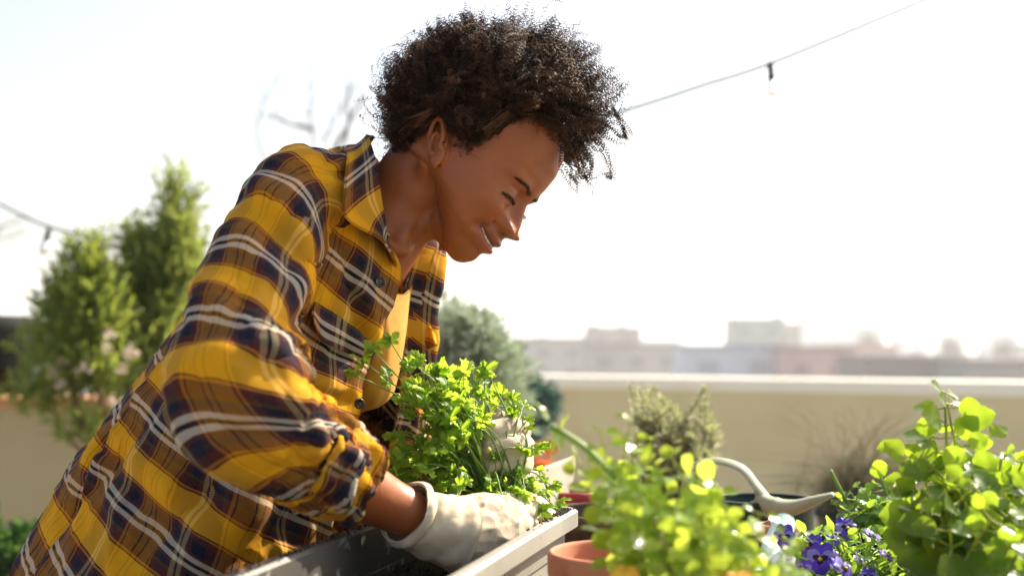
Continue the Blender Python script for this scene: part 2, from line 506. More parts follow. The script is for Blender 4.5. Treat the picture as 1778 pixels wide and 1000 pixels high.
# near arm (right arm) ends inside the glove
ARM = [P(560, 330, 1.42), P(500, 380, 1.36), P(445, 500, 1.28), P(405, 640, 1.215), P(410, 720, 1.20), P(500, 785, 1.215), P(600, 835, 1.25), P(670, 872, 1.285), P(745, 905, 1.31), P(800, 925, 1.33)]
trunk.append(tube(spline(ARM, 60), np.interp(np.linspace(0, 9, 60), [0, 1, 2, 3, 4, 5, 6, 7, 8, 9], [.030, .036, .038, .038, .038, .038, .034, .0275, .0235, .020]), 28))
# far arm (left arm), mostly hidden by the shirt and the plant
ARM2 = [P(600, 380, 1.66), P(640, 480, 1.74), P(670, 600, 1.78), P(680, 720, 1.74), P(700, 800, 1.62), P(750, 825, 1.53), P(800, 815, 1.49)]
trunk.append(tube(spline(ARM2, 50), np.interp(np.linspace(0, 6, 50), [0, 1, 2, 3, 4, 5, 6], [.045, .05, .042, .036, .031, .024, .02]), 24))
Vt, Ft, Nt = remesh_union(trunk, .003, smooth=22, factor=.5)
Vb, Fb, Nb = remesh_union(parts + [(Vt, Ft)], .0011, smooth=3, factor=.5)

def skin_tint(V):
    L = Hinv(V); x, y, z = L[:, 0], L[:, 1], L[:, 2]; ax = np.abs(x)
    base = np.array([.33, .096, .025]); C = np.repeat(base[None], len(V), 0)
    hd = (np.linalg.norm(L - np.array([0, .0, 0]), axis=1) < .16)
    def blend(w, c):
        w = np.clip(w, 0, 1)[:, None]; return C * (1 - w) + np.array(c) * w
    fr = hd * sstep(y, .03, .06)
    C = blend(fr * .55 * gauss(ax - .042, .020) * gauss(z + .03, .022), (.39, .105, .027))
    zm = lip_z(x); wl = fr * (1 - sstep(ax, .029, .035))
    C = blend(wl * .85 * (sstep(z, zm - .016, zm - .0125)) * (1 - sstep(z, zm - .001, zm + .001)), (.36, .098, .062))
    C = blend(wl * .75 * (sstep(z, zm - .001, zm + .001)) * (1 - sstep(z, zm + .0075, zm + .0095)), (.25, .075, .045))
    C = blend(.8 * wl * gauss(z - (zm - .001), .0014) * (1 - sstep(ax, .025, .032)), (.05, .012, .010))
    C = blend(fr * .35 * gauss(ax - .031, .014) * gauss(z - .003, .009), (.28, .08, .026))
    C = blend(hd * .25 * sstep(z, .05, .08), (.34, .10, .032))
    C = blend(hd * .6 * gauss(ax - .0075, .003) * gauss(z + .044, .003) * sstep(y, .08, .09), (.02, .008, .005))
    return np.concatenate([C, np.ones((len(V), 1))], 1)
body = obj('body', Vb, Fb, M_SKIN, person, color=skin_tint(Vb))

# ---- eyes, teeth, brows, lashes
def surf_y(x, z):
    g = Vh[(Vh[:, 1] > .03)]
    d = (g[:, 0] - x) ** 2 + (g[:, 2] - z) ** 2
    return g[np.argmin(d), 1]
m_eye = mat('eye_white', (.34, .30, .27), .2)
m_iris = mat('iris', (.012, .006, .004), .08)
for s in (1, -1):
    mb = MB(); c = np.array([.0275 * s, surf_y(.0275, -.0115) - .0127, -.0075])
    mb.add(*ellipsoid(H(c), .0122), 0)
    d = norm(np.array([.02 * s, .80, -.60]))
    V, F = ellipsoid((0, 0, .0095), (.0058, .0058, .0035)); z_ = d; x_ = norm(np.cross([0, 0, 1.], z_)); y_ = np.cross(z_, x_)
    V = V @ np.stack([x_, y_, z_], 1).T + c
    mb.add(H(V), F, 1)
    mb.build('eye', [m_eye, m_iris], body)
m_teeth = mat('teeth', (.72, .66, .56), .2)
mb = MB()
_x = np.linspace(-.025, .025, 160); _p = np.array([[x, surf_y(x, float(lip_z(x)) - .0008), float(lip_z(x)) - .0004] for x in _x])
_k = np.ones(15) / 15; _p[:, 1] = np.convolve(np.pad(_p[:, 1], 7, mode='edge'), _k, 'valid') - .0004
_r = .0022 * (1 - .22 * np.abs(np.cos(_x / .0064 * pi)) ** 10) * np.sqrt(np.clip(1 - (_x / .026) ** 4, .02, 1))
V, F = tube(_p, np.stack([_r * 1.15, _r * .8], 1), 12); mb.add(H(V), F)
mb.build('teeth', m_teeth, body)
m_hair = mat('hair_dark', (.018, .010, .007), .55)

def surf_y(x, z):
    """y of the face surface at (x, z) in head space, from the head's own grid"""
    g = Vh[(Vh[:, 1] > .03)]
    d = (g[:, 0] - x) ** 2 + (g[:, 2] - z) ** 2
    return g[np.argmin(d), 1]
for s in (1, -1):
    mb = MB()
    for k in range(220):                      # eyebrow hairs
        t = rng.random(); x = .0065 + t * .035; z0 = .0078 + .0070 * sin(t * 2.3) - .003 * t + rng.normal(0, .0017 * (1.0 - .5 * t))
        y0 = surf_y(x * s, z0)
        L = .0050; ang = radians(65 - 60 * t + rng.normal(0, 12))
        p0 = np.array([x * s, y0 - .0003, z0]); p1 = p0 + np.array([s * cos(ang) * L, .0, sin(ang) * L * .5]); p1[1] = surf_y(p1[0], p1[2]) + .0006
        V, F = tube(np.array([p0, (p0 + p1) / 2 + [0, .0004, 0], p1]), [.00017, .00015, .00007], 4, caps=False); mb.add(H(V), F)
    mb.build('eyebrow', m_hair, body)
    mb = MB(); pts = []
    for t in np.linspace(0, 1, 22):
        x = .0140 + t * .030; z = -.0105 + .0022 * (1 - ((x - .0275) / .014) ** 2) + .0002; pts.append([x * s, surf_y(x * s, z + .001) + .0006, z])
    pts = np.array(pts); V, F = tube(pts, np.interp(np.linspace(0, 1, 22), [0, .3, .8, 1], [.0004, .0009, .0012, .0004]), 6); mb.add(H(V), F)
    for k in range(60):
        t = rng.random(); p = pts[int(t * 21)]; d = np.array([s * (.2 + .5 * t), .75, -.55 + .25 * t]) + rng.normal(0, .12, 3); L = .0055 + .002 * t
        q = p + norm(d) * L; mid = (p + q) / 2 - [0, 0, .0006]; q = q + [0, 0, .0012]
        V, F = tube(np.array([p, mid, q]), [.0003, .00022, .0001], 4, caps=False); mb.add(H(V), F)
    mb.build('eyelash', m_hair, body)
# ear stud
V, F = ellipsoid(np.array([.0, 0, 0]), .0012); st_ = H(ear_parts(1)[3][0].mean(0)); 
# ================================================================== hair: a dark dense core and thousands of coiled strands
def hair_out(a, key):  # smooth periodic table by angle
    k = np.array(key, float); return np.interp(a, k[:, 0], k[:, 1], period=360)
# outline of the hair seen from the side, as pixel radius round (860,190) by angle (0 = right, 90 = up)
HC = P(855, 190, 1.50)
OUT = [(0, 238), (15, 228), (30, 205), (45, 198), (60, 180), (75, 162), (90, 160), (105, 158), (120, 160), (135, 165), (150, 180), (165, 198), (180, 205), (192, 205), (205, 185), (215, 140), (225, 100), (250, 60), (270, 55), (290, 60), (308, 150), (318, 218), (333, 242), (345, 242), (354, 238)]
kpx = 1.50 / FPX
def hair_hull(d):
    """outer radius of the hair in unit direction d (world) from HC"""
    a = np.degrees(np.arctan2(d[:, 2], d[:, 0])) % 360
    R = hair_out(a, OUT) * kpx
    W = .118                                             # half width towards / away from the lens
    s = np.sqrt(d[:, 0] ** 2 + d[:, 2] ** 2); q = np.abs(d[:, 1])
    return 1 / np.sqrt((s / R) ** 2 + (q / W) ** 2)
# roots: points on the scalp
g = Vh[:-2].reshape(300, 440, 3)
gn = grid_normals(g); 
if (gn[100, 0] * (g[100, 0] - g[100].mean(0))).sum() < 0: gn = -gn
def keep_z(L):
    """lowest height (head space) the hair reaches at each place, leaving face, ear and neck clear"""
    ax = np.abs(L[..., 0]); y = L[..., 1]
    k = np.interp(y, [-.2, -.08, -.045, -.033, -.024, .018, .026, .036, .041, .055, .094, .102], [-.09, -.070, -.052, -.022, .008, -.002, -.001, .026, .060, .078, .084, .052])
    return k + .006 * (1 - sstep(ax, .02, .05)) * sstep(y, .04, .06)
def on_scalp(L):
    return (L[..., 2] > keep_z(L) + .002) & (L[..., 2] < .1155)
msk = g[..., 2] > keep_z(g) - .020
cand = g[msk]; candn = gn[msk]
area = np.linalg.norm(np.cross(np.gradient(g, axis=0), np.gradient(g, axis=1)), axis=-1)[msk]
def roots(n):
    i = rng.choice(len(cand), n, p=area / area.sum())
    return H(cand[i]) , norm(candn[i] @ HM.T), cand[i]

NL = 420
_lr, _ln, _ll = roots(NL * 2); _k = np.where(on_scalp(_ll))[0][:NL]; NL = len(_k); _lr, _ln, _ll = _lr[_k], _ln[_k], _ll[_k]
_ld = norm(.62 * norm(_lr - HC) + .40 * _ln + rng.normal(0, .30, (NL, 3)))
_lt = HC + _ld * (hair_hull(_ld) * (.74 + .38 * rng.random(NL)))[:, None]
def make_strands(n, npt, coil, turns, rad, lo, hi, spread, jit):
    """coiled strands, gathered into locks, from scalp towards the outline of the hair"""
    i = rng.integers(0, NL, n)
    off = rng.normal(0, spread, (n, 3)); root = _lr[i] + off * .9; tip = _lt[i] + off + rng.normal(0, .0015, (n, 3))
    f = (lo + (hi - lo) * rng.random(n) ** .6)[:, None]
    tip = root + (tip - root) * f + rng.normal(0, jit, (n, 3)) * (1 - f * .6)
    q = np.linspace(0, 1, npt); t = q[None, :, None]
    c = root[:, None] * (1 - t) + tip[:, None] * t + rng.normal(0, .009, (n, 1, 3)) * np.sin(t * pi)
    T = norm(tip - root); A = norm(np.cross(T, rng.normal(0, 1, (n, 3)))); B = np.cross(T, A)
    L = np.linalg.norm(tip - root, axis=1)
    ph = rng.random((n, 1)) * 2 * pi + 2 * pi * (L / turns)[:, None] * q[None] + .8 * np.sin(q[None] * 9 + rng.random((n, 1)) * 6)
    cr = coil * (.5 + .9 * rng.random((n, 1))) * np.minimum(1, q[None] * 3)
    c = c + (cr * np.cos(ph))[..., None] * A[:, None] + (cr * np.sin(ph))[..., None] * B[:, None]
    Lc = Hinv(c); dz = np.maximum(0, keep_z(Lc) - .003 + .020 * rng.random((n, 1)) ** 1.5 - Lc[..., 2]); Lc[..., 2] += dz * .93
    return ribbons(H(Lc.reshape(-1, 3)).reshape(n, npt, 3), rad, 3)

def ribbons(c, rad, seg=3):
    n, k, _ = c.shape
    T = norm(np.gradient(c, axis=1)); U = norm(np.cross(T, np.array([.31, .52, .79]))); W = np.cross(T, U)
    r = (rad * np.interp(np.linspace(0, 1, k), [0, .8, 1], [1, 1, .4]))[None, :, None]
    V = np.stack([c + r * (U * cos(a) + W * sin(a)) for a in np.linspace(0, 2 * pi, seg, endpoint=False)], 2).reshape(-1, 3)
    F = gridfaces(k, seg, cv=True)
    F = (F[None] + (np.arange(n) * k * seg)[:, None, None]).reshape(-1, 4)
    return V, F

def hair_mat():
    m = mat('hair', (.012, .007, .005), .42); n = N(m)
    g = n.n('ShaderNodeNewGeometry')
    n.l(n.ramp(g.outputs['Random Per Island'], [(0, (.010, .006, .004)), (.55, (.019, .010, .006)), (1, (.27, .13, .065))]), n.b.inputs['Base Color'])
    n.b.inputs['Specular IOR Level'].default_value = .12
    tr = n.n('ShaderNodeBsdfTranslucent'); tr.inputs[0].default_value = (.22, .10, .045, 1)
    mx = n.n('ShaderNodeMixShader'); mx.inputs[0].default_value = .30
    n.l(n.b.outputs[0], mx.inputs[1]); n.l(tr.outputs[0], mx.inputs[2]); n.l(mx.outputs[0], n.out.inputs[0])
    return m
M_HAIR = hair_mat()
# core: a blown-up scalp that fills the middle so no sky shows through
u = np.linspace(0, 2 * pi, 120, endpoint=False); v = np.linspace(.02, pi - .02, 80)
D = np.stack([np.sin(v)[:, None] * np.cos(u), np.cos(v)[:, None] * np.ones(120), np.sin(v)[:, None] * np.sin(u)], -1).reshape(-1, 3)
core = HC + D * (hair_hull(D) * (.66 + .09 * fbm(D, 5, 3, 3)))[:, None]
L = Hinv(core)
L[:, 2] += np.maximum(0, keep_z(L) + .010 - L[:, 2])
hair = obj('hair', H(L), gridfaces(80, 120, cv=True), mat('hair_core', (.010, .006, .004), .9), person)
mb = MB()
mb.add(*make_strands(8200, 74, .0023, .0050, .00033, .70, 1.05, .0052, .003))
mb.add(*make_strands(6500, 48, .0018, .0045, .00026, .42, 1.0, .0080, .010))
# close crop at the hairline
rt, rn, lc = roots(26000)
_e = lc[:, 2] - keep_z(lc); k = (_e < .020) & (rng.random(len(lc)) < np.clip(1 + _e / .020, .0, 1) ** 2.5)
rt, rn = rt[k], rn[k]; n_ = len(rt)
t = np.linspace(0, 1, 9)[None, :, None]
d = norm(rn * .5 + HM[:, 2] * .5 + rng.normal(0, .45, (n_, 3)))
c = rt[:, None] + d[:, None] * t * (.006 + .010 * rng.random((n_, 1, 1))) + .0012 * np.stack([np.cos(t[..., 0] * 14 + rng.random((n_, 1)) * 6), np.sin(t[..., 0] * 14 + rng.random((n_, 1)) * 6), np.cos(t[..., 0] * 11)+0*rng.random((n_,1))], -1)
mb.add(*ribbons(c, .00019, 3))
# long single spirals standing out of the outline
n_ = 90
root, rn, loc = roots(n_)
d = norm(.6 * norm(root - HC) + .4 * rn + rng.normal(0, .2, (n_, 3))); ln = .008 + .020 * rng.random(n_) ** 1.5
b0 = HC + d * (hair_hull(d) * .92)[:, None]; k = 46; t = np.linspace(0, 1, k)
bend = rng.normal(0, .010, (n_, 1, 3))
c = b0[:, None] + d[:, None] * (t[None, :, None] * ln[:, None, None]) + bend * (t ** 2)[None, :, None]
A = norm(np.cross(d, rng.normal(0, 1, (n_, 3)))); B = np.cross(d, A); ph = t[None] * (ln / .0042)[:, None] * 2 * pi
c = c + .0019 * (np.cos(ph)[..., None] * A[:, None] + np.sin(ph)[..., None] * B[:, None])
mb.add(*ribbons(c, .0005, 4))
for q_ in ([(985, 240), (1000, 285), (1012, 335)], [(1020, 230), (1050, 262), (1062, 300), (1045, 303)], [(975, 250), (985, 290), (1000, 318)], [(1040, 215), (1068, 240), (1085, 245)], [(995, 235), (1025, 270), (1030, 300)], [(1060, 190), (1085, 215), (1092, 240)], [(1000, 260), (1018, 290), (1022, 312)]):
    for _ in range(5):
        b_ = spline(np.array([P(x + rng.normal(0, 7), y + rng.normal(0, 7), 1.47 + rng.normal(0, .015)) for x, y in q_]), 90); T_ = norm(np.gradient(b_, axis=0)); A_ = norm(np.cross(T_, [.3, .8, .2])); B_ = np.cross(T_, A_)
        s_ = np.concatenate([[0], np.cumsum(np.linalg.norm(np.diff(b_, axis=0), axis=1))]) / .0040 * 2 * pi
        mb.add(*ribbons((b_ + .0018 * (np.cos(s_)[:, None] * A_ + np.sin(s_)[:, None] * B_))[None], .00045, 4))
curls = mb.build('curls', M_HAIR, hair)
# ================================================================== plaid flannel
YEL = (.95, .46, .005); WYEL = (.50, .20, .008); YEL2 = (.44, .33, .16); MAR = (.088, .022, .016); NAV = (.009, .014, .030); OLI = (.085, .050, .008)
WHI = (.64, .57, .45); BLK = (.008, .006, .008); ORG = (.60, .20, .012)
def plaid(name, inner=False, period=.100):
    m = mat(name, YEL, .88); n = N(m)
    uvn = n.n('ShaderNodeUVMap'); uvn.uv_map = 'UVMap'
    sep = n.n('ShaderNodeSeparateXYZ')
    wob = n.noise(9, 2, .5, out=1)
    add = n.n('ShaderNodeVectorMath', operation='MULTIPLY_ADD'); n.l(wob, add.inputs[0]); add.inputs[1].default_value = (.0008, .0008, 0); n.l(uvn.outputs[0], add.inputs[2])
    n.l(add.outputs[0], sep.inputs[0])
    fu = n.math('FRACT', n.math('DIVIDE', sep.outputs[0], period)); fv = n.math('FRACT', n.math('DIVIDE', sep.outputs[1], period))
    weft = [(0, YEL), (.265, BLK), (.28, ORG), (.305, BLK), (.318, MAR), (.405, OLI), (.445, NAV), (.515, MAR), (.548, WHI), (.604, BLK), (.648, WHI), (.705, MAR), (.74, NAV), (.85, MAR), (.915, ORG), (.94, BLK), (.955, YEL)]
    warp = [(0, WYEL), (.11, BLK), (.125, WYEL), (.185, BLK), (.20, WYEL), (.325, BLK), (.337, ORG), (.365, MAR), (.44, NAV), (.55, MAR), (.59, YEL2), (.632, BLK), (.655, YEL2), (.70, MAR), (.74, NAV), (.86, MAR), (.93, ORG), (.95, BLK), (.965, WYEL)]
    cw = n.ramp(fv, weft, 'CONSTANT'); ca = n.ramp(fu, warp, 'CONSTANT')
    # twill: fine diagonal lines choose warp or weft
    tw = n.math('FRACT', n.math('DIVIDE', n.math('ADD', sep.outputs[0], sep.outputs[1]), .0021))
    fac = n.math('ADD', n.math('MULTIPLY', n.math('GREATER_THAN', tw, .52), .36), .25)
    col = n.mix(fac, cw, ca)
    fz = n.noise(420, 3, .6)
    col = n.mix(n.math('MULTIPLY', n.ramp(fz, [(.42, (0, 0, 0)), (.72, (1, 1, 1))]), .06), col, (.42, .34, .28))
    n.l(col, n.b.inputs['Base Color'])
    n.b.inputs['Sheen Weight'].default_value = .03; n.b.inputs['Sheen Roughness'].default_value = .5
    n.b.inputs['Specular IOR Level'].default_value = .05
    h = n.math('ADD', n.math('MULTIPLY', n.math('SINE', n.math('MULTIPLY', tw, 6.283)), .25), n.math('MULTIPLY', fz, 1.1))
    n.bump(h, .35, .0009)
    tr = n.n('ShaderNodeBsdfTranslucent'); n.l(n.mix(.12, col, (.75, .22, .02)), tr.inputs[0])
    mx = n.n('ShaderNodeMixShader'); mx.inputs[0].default_value = .17
    n.l(n.b.outputs[0], mx.inputs[1]); n.l(tr.outputs[0], mx.inputs[2]); n.l(mx.outputs[0], n.out.inputs[0])
    return m
M_PLAID = plaid('plaid_flannel')
def metric_uv(G, u0=0., v0=0., per_row=True):
    """cloth coordinates in metres from the grid itself (rows = v, columns = u)"""
    du = np.linalg.norm(np.diff(G, axis=1), axis=2); dv = np.linalg.norm(np.diff(G, axis=0), axis=2)
    u = np.concatenate([np.zeros((len(G), 1)), np.cumsum(du, 1)], 1)
    v = np.concatenate([np.zeros((1, G.shape[1])), np.cumsum(dv, 0)], 0)
    return np.stack([u + u0, v + v0], -1)
def sheet(name, G, parent, mats, uv, thick=.0022, closed=False):
    """cloth of real thickness from a grid of points"""
    Nn = grid_normals(G)
    a, b = G.shape[:2]
    G2 = G - Nn * thick
    V = np.concatenate([G.reshape(-1, 3), G2.reshape(-1, 3)])
    F = gridfaces(a, b); n = a * b
    Fi = F[:, ::-1] + n
    e = []
    for line in (np.arange(b), (a - 1) * b + np.arange(b)[::-1], (np.arange(a) * b)[::-1], np.arange(a) * b + b - 1):
        e.append(np.stack([line[1:], line[:-1], line[:-1] + n, line[1:] + n], 1))
    U = np.concatenate([uv.reshape(-1, 2)] * 2)
    return obj(name, V, np.concatenate([F, Fi] + e), mats, parent, uv=U)

def folds(G, seed, amp=.004, k1=(9, 3, 9), s=1.0):
    """long soft folds plus finer wrinkles, pushed along the surface normal"""
    Nn = grid_normals(G)
    q = G.reshape(-1, 3) * np.array(k1)
    w = 1 - np.abs(vnoise(q, 1.6, seed)) * 2
    w2 = 1 - np.abs(vnoise(q + 5, 4.2, seed + 3)) * 2
    w3 = fbm(G.reshape(-1, 3), 60, 2, seed + 9)
    d = amp * (w * 1.0 + w2 * .42 + w3 * .16 + .17 * (1 - np.abs(vnoise(G.reshape(-1, 3) * np.array([1, 1, .6]) + 3, 46, seed + 6)) * 2))
    return G + Nn * d.reshape(G.shape[:2])[..., None]

def crease(G, a, b, depth, width, side=1, px_w=None):
    """press a fold line into the cloth between two picture points; distance measured on the cloth in x-z"""
    A = np.array(a)[[0, 2]]; B = np.array(b)[[0, 2]]
    q = G[..., [0, 2]]; ab = B - A; t = np.clip(((q - A) @ ab) / (ab @ ab), 0, 1)
    off = q - (A + t[..., None] * ab); d = np.linalg.norm(off, axis=-1)
    sgn = np.sign(off[..., 0] * ab[1] - off[..., 1] * ab[0]) * side
    fade = np.sin(np.clip(t, .02, .98) * pi) ** .5
    prof = -gauss(d, width) + .75 * gauss(d - width * 2.0, width * 1.1) * (sgn > 0) + .25 * gauss(d - width * 2.0, width) * (sgn < 0)
    near = np.abs(G[..., 1] - (a[1] + t * (b[1] - a[1]))) < .13
    return G + grid_normals(G) * (depth * prof * fade * near)[..., None]

# ---- torso rows: (front edge near side), (near-most), (back silhouette), (far side), (front edge far side)
shirt = None
rows = [
 # E (x,y,d)            M frac/explicit     B                  far edge
 [(560, 1110, 1.43), (290, 1130, 1.30), (-30, 1075, 1.56), (300, 1080, 1.76), (610, 1060, 1.56)],
 [(566, 1000, 1.43), (300, 1010, 1.30), (22, 992, 1.56), (320, 960, 1.76), (640, 960, 1.56)],
 [(580, 900, 1.43), (340, 915, 1.31), (92, 878, 1.56), (360, 860, 1.76), (652, 880, 1.56)],
 [(600, 800, 1.43), (375, 815, 1.32), (150, 785, 1.57), (400, 760, 1.76), (668, 800, 1.56)],
 [(618, 715, 1.44), (410, 715, 1.33), (222, 696, 1.57), (440, 660, 1.77), (684, 730, 1.555)],
 [(634, 635, 1.45), (445, 610, 1.34), (288, 610, 1.58), (480, 560, 1.77), (692, 650, 1.55)],
 [(662, 560, 1.455), (480, 500, 1.35), (345, 515, 1.58), (520, 450, 1.77), (693, 580, 1.54)],
 [(689, 480, 1.46), (510, 400, 1.355), (400, 415, 1.59), (550, 360, 1.76), (697, 510, 1.535)],
 [(678, 425, 1.465), (535, 330, 1.36), (448, 335, 1.60), (570, 300, 1.74), (714, 450, 1.53)],
 [(664, 385, 1.465), (565, 290, 1.375), (500, 288, 1.60), (590, 270, 1.71), (738, 415, 1.54)],
 [(655, 345, 1.46), (598, 278, 1.41), (560, 268, 1.58), (612, 262, 1.66), (742, 398, 1.56)],
 [(650, 322, 1.455), (628, 285, 1.43), (610, 264, 1.53), (640, 258, 1.60), (738, 390, 1.58)],
]
XR = [690, 706, 713, 718, 724, 728, 742, 750, 764, 760, 754, 748]
R5 = np.array([[P(*p) for p in r] + [P(xr, r[4][1] + 4, r[4][2] + .055)] for r, xr in zip(rows, XR)])
# add quarter points so each ring is a rounded form
def ring7(r):
    E, M, B, Fr, E2 = r[:5]
    q1 = E * .45 + M * .55; q1[1] = E[1] * .25 + M[1] * .75; q1[0] = E[0] * .52 + M[0] * .48
    q2 = M * .45 + B * .55; q2[1] = M[1] * .70 + B[1] * .30; q2[0] = M[0] * .45 + B[0] * .55
    q3 = B * .5 + Fr * .5; q3[1] = B[1] * .3 + Fr[1] * .7
    q4 = r[5]
    return np.array([E, q1, M, q2, B, q3, Fr, q4, E2])
K = np.array([ring7(r) for r in R5])                     # rows x 9 x 3
nr, nc = 260, 420
Gr = spline(K, nr)                                       # along the torso
G = np.stack([spline(Gr[i], nc) for i in range(nr)])     # around
# even out the columns
for i in range(nr):
    l = np.concatenate([[0], np.cumsum(np.linalg.norm(np.diff(G[i], axis=0), axis=1))])
    tt = np.linspace(0, 1, nc)
    # keep a fixed share per column so the check runs straight
    G[i] = np.stack([np.interp(tt * l[-1], l, G[i, :, j]) for j in range(3)], 1)
UVt = metric_uv(G)
# cloth coordinates: v along the body, u from the front edge round the back; regular in both
vv = np.linalg.norm(np.diff(G[:, 60], axis=0), axis=1); vv = np.concatenate([[0], np.cumsum(vv)])
width = UVt[nr // 2, -1, 0]
uu = np.linspace(0, width * 1.02, nc)
UVt = np.stack([np.repeat(uu[None], nr, 0), np.repeat(vv[:, None], nc, 1)], -1)
# side seam: the back panel's check is offset from the front panel's
seam = int(nc * .335)
sh = np.interp(np.arange(nr) / nr, [0, .5, .8, 1], [.62, .55, .30, .1])[:, None]
UVt[..., 1] += sh * (G[..., 0] - G[:, :1, 0]) + .0
UVt[:, seam:, 1] += .043; UVt[:, seam:, 0] += .03
_g = folds(G, 11, .0058, (11, 5, 6)); _w = (1 - .85 * sstep(np.arange(nr) / nr, .72, .88))[:, None, None]; G = G + (_g - G) * _w
_i = np.argmin(np.linalg.norm(G[:, :150].reshape(-1, 3) - P(600, 462, 1.38), axis=1)); _v = UVt[:, :150].reshape(-1, 2)[_i, 1]; UVt[..., 1] += .063 - (_v % .1)
Nn = grid_normals(G)
cidx = np.arange(nc)
G = G - Nn * (.0045 * gauss(cidx - seam, 2.2) - .003 * gauss(cidx - seam + 7, 3.5))[None, :, None]
for a, b, dp, w_, sd in [
    ((545, 560, 1.37), (470, 900, 1.33), .010, .010, 1), ((600, 400, 1.42), (632, 610, 1.42), .008, .006, -1),
    ((560, 640, 1.38), (628, 560, 1.42), .006, .008, 1), ((520, 690, 1.37), (610, 700, 1.42), .006, .008, 1),
    ((300, 690, 1.45), (110, 900, 1.45), .012, .012, 1), ((420, 800, 1.33), (250, 960, 1.36), .009, .014, -1),
    ((330, 760, 1.36), (420, 960, 1.33), .008, .014, 1), ((540, 850, 1.36), (420, 990, 1.33), .010, .012, 1),
    ((200, 800, 1.42), (330, 930, 1.35), .007, .012, -1), ((545, 330, 1.37), (640, 350, 1.45), .005, .007, 1)]:
    G = crease(G, P(*a), P(*b), dp, w_, sd)
# torso is a thin double-faced cloth
shirt = sheet('shirt', G, person, [M_PLAID], UVt)

# ---- placket bands (front edges), near and far
def band(E, W, name, out=.0022, uoff=.0, seed=1, n=10):
    nrm = norm(np.cross(np.gradient(E, axis=0), W - E))
    t = np.linspace(0, 1, n)[None, :, None]
    g = E[:, None] * (1 - t) + W[:, None] * t + nrm[:, None] * out
    uv = np.stack([np.repeat(np.linspace(uoff, uoff + .034, n)[None], len(E), 0), np.repeat(vv[:, None], n, 1)], -1)
    return sheet(name, g, shirt, [M_PLAID], uv, .003)
cE = G[:, 0]; cW = G[:, int(nc * .034 / width)]
band(cE + (cE - cW) * .04, cW, 'placket', -.0035, .008)
fE = G[:, -1]; fW = G[:, nc - 1 - int(nc * .034 / width)]
band(fE + (fE - fW) * .04, fW, 'placket', .0035, .06)

# ---- sleeve
S = [(588, 352, 1.455, .048), (556, 344, 1.405, .058), (506, 362, 1.36, .060), (460, 440, 1.31, .056), (430, 535, 1.255, .057), (408, 622, 1.21, .065), (416, 690, 1.185, .071), (460, 745, 1.185, .063), (522, 786, 1.205, .054), (575, 815, 1.23, .048), (618, 828, 1.25, .0445)]
Sp = np.array([P(*s[:3]) for s in S]); Sr = np.array([s[3] for s in S])
def sweep(pts, rad, n, seg, ref, yscale=1.):
    c = spline(pts, n); r = spline(np.asarray(rad)[:, None], n)[:, 0]
    k = np.ones(9) / 9; cp = np.pad(c, ((4, 4), (0, 0)), mode='reflect', reflect_type='odd'); c = np.stack([np.convolve(cp[:, j], k, 'valid') for j in range(3)], 1)
    T = norm(np.gradient(c, axis=0))
    Nv = norm(ref - (T @ ref)[:, None] * T) if ref.ndim == 1 else ref
    Bv = np.cross(T, Nv); a = np.linspace(0, 2 * pi, seg)
    g = c[:, None] + r[:, None, None] * (np.cos(a)[None, :, None] * Nv[:, None] + yscale * np.sin(a)[None, :, None] * Bv[:, None])
    return g, c, r, a
ns, sg = 240, 170
gs, cs, rs, asg = sweep(Sp, Sr, ns, sg, np.array([.0, 1., 0]), 1.0)   # ref points away from the lens: the seam hides there
lc = np.concatenate([[0], np.cumsum(np.linalg.norm(np.diff(cs, axis=0), axis=1))])
lm = np.concatenate([np.zeros((1, sg)), np.cumsum(np.linalg.norm(np.diff(gs, axis=0), axis=2), 0)])
uvs = np.stack([np.repeat((asg * .060 + .02)[None], ns, 0), lc[:, None] * .45 + lm * .55], -1)
_i = np.argmin(np.linalg.norm(gs.reshape(-1, 3) - P(445, 465, 1.25), axis=1)); uvs[..., 1] += .063 - (uvs.reshape(-1, 2)[_i, 1] % .1)
# folds: bunching inside the elbow, drapes from the elbow point
gs = folds(gs, 31, .0060, (8, 5, 12))
_s = np.linspace(0, 1, ns); _q = np.stack([np.repeat(_s[:, None] * 24, sg, 1), 1.6 * np.cos(asg)[None] + 0 * _s[:, None] + _s[:, None] * 5, 1.6 * np.sin(asg)[None] + 0 * _s[:, None]], -1)
_r = (1 - np.abs(vnoise(_q, 1., 77)) * 2) + .5 * (1 - np.abs(vnoise(_q, 2.1, 78)) * 2)
_wt = .0050 * sstep(_s, .66, .80) + .0012 * gauss(_s - .56, .07) + .0022 * gauss(_s - .15, .07)
gs = gs + grid_normals(gs) * (_r * _wt[:, None])[..., None]
for a, b, dp, w_, sd in [
    ((548, 640, 1.17), (425, 560, 1.14), .014, .010, 1), ((560, 690, 1.17), (470, 610, 1.12), .008, .009, 1),
    ((610, 715, 1.2), (480, 700, 1.10), .008, .010, -1), ((640, 760, 1.22), (520, 760, 1.12), .007, .009, 1),
    ((640, 790, 1.22), (545, 860, 1.15), .010, .009, 1), ((580, 730, 1.2), (500, 860, 1.12), .008, .010, -1),
    ((330, 780, 1.15), (480, 860, 1.13), .008, .013, 1), ((525, 330, 1.32), (540, 520, 1.28), .010, .011, -1),
    ((430, 300, 1.30), (540, 420, 1.3), .006, .010, 1), ((400, 380, 1.27), (500, 500, 1.24), .006, .013, -1),
    ((350, 500, 1.2), (500, 560, 1.18), .006, .012, 1), ((300, 650, 1.15), (420, 600, 1.13), .006, .012, -1)]:
    gs = crease(gs, P(*a), P(*b), dp, w_, sd)
gs[:, -1] = gs[:, 0]
sleeve = sheet('sleeve', gs, shirt, [M_PLAID], uvs)
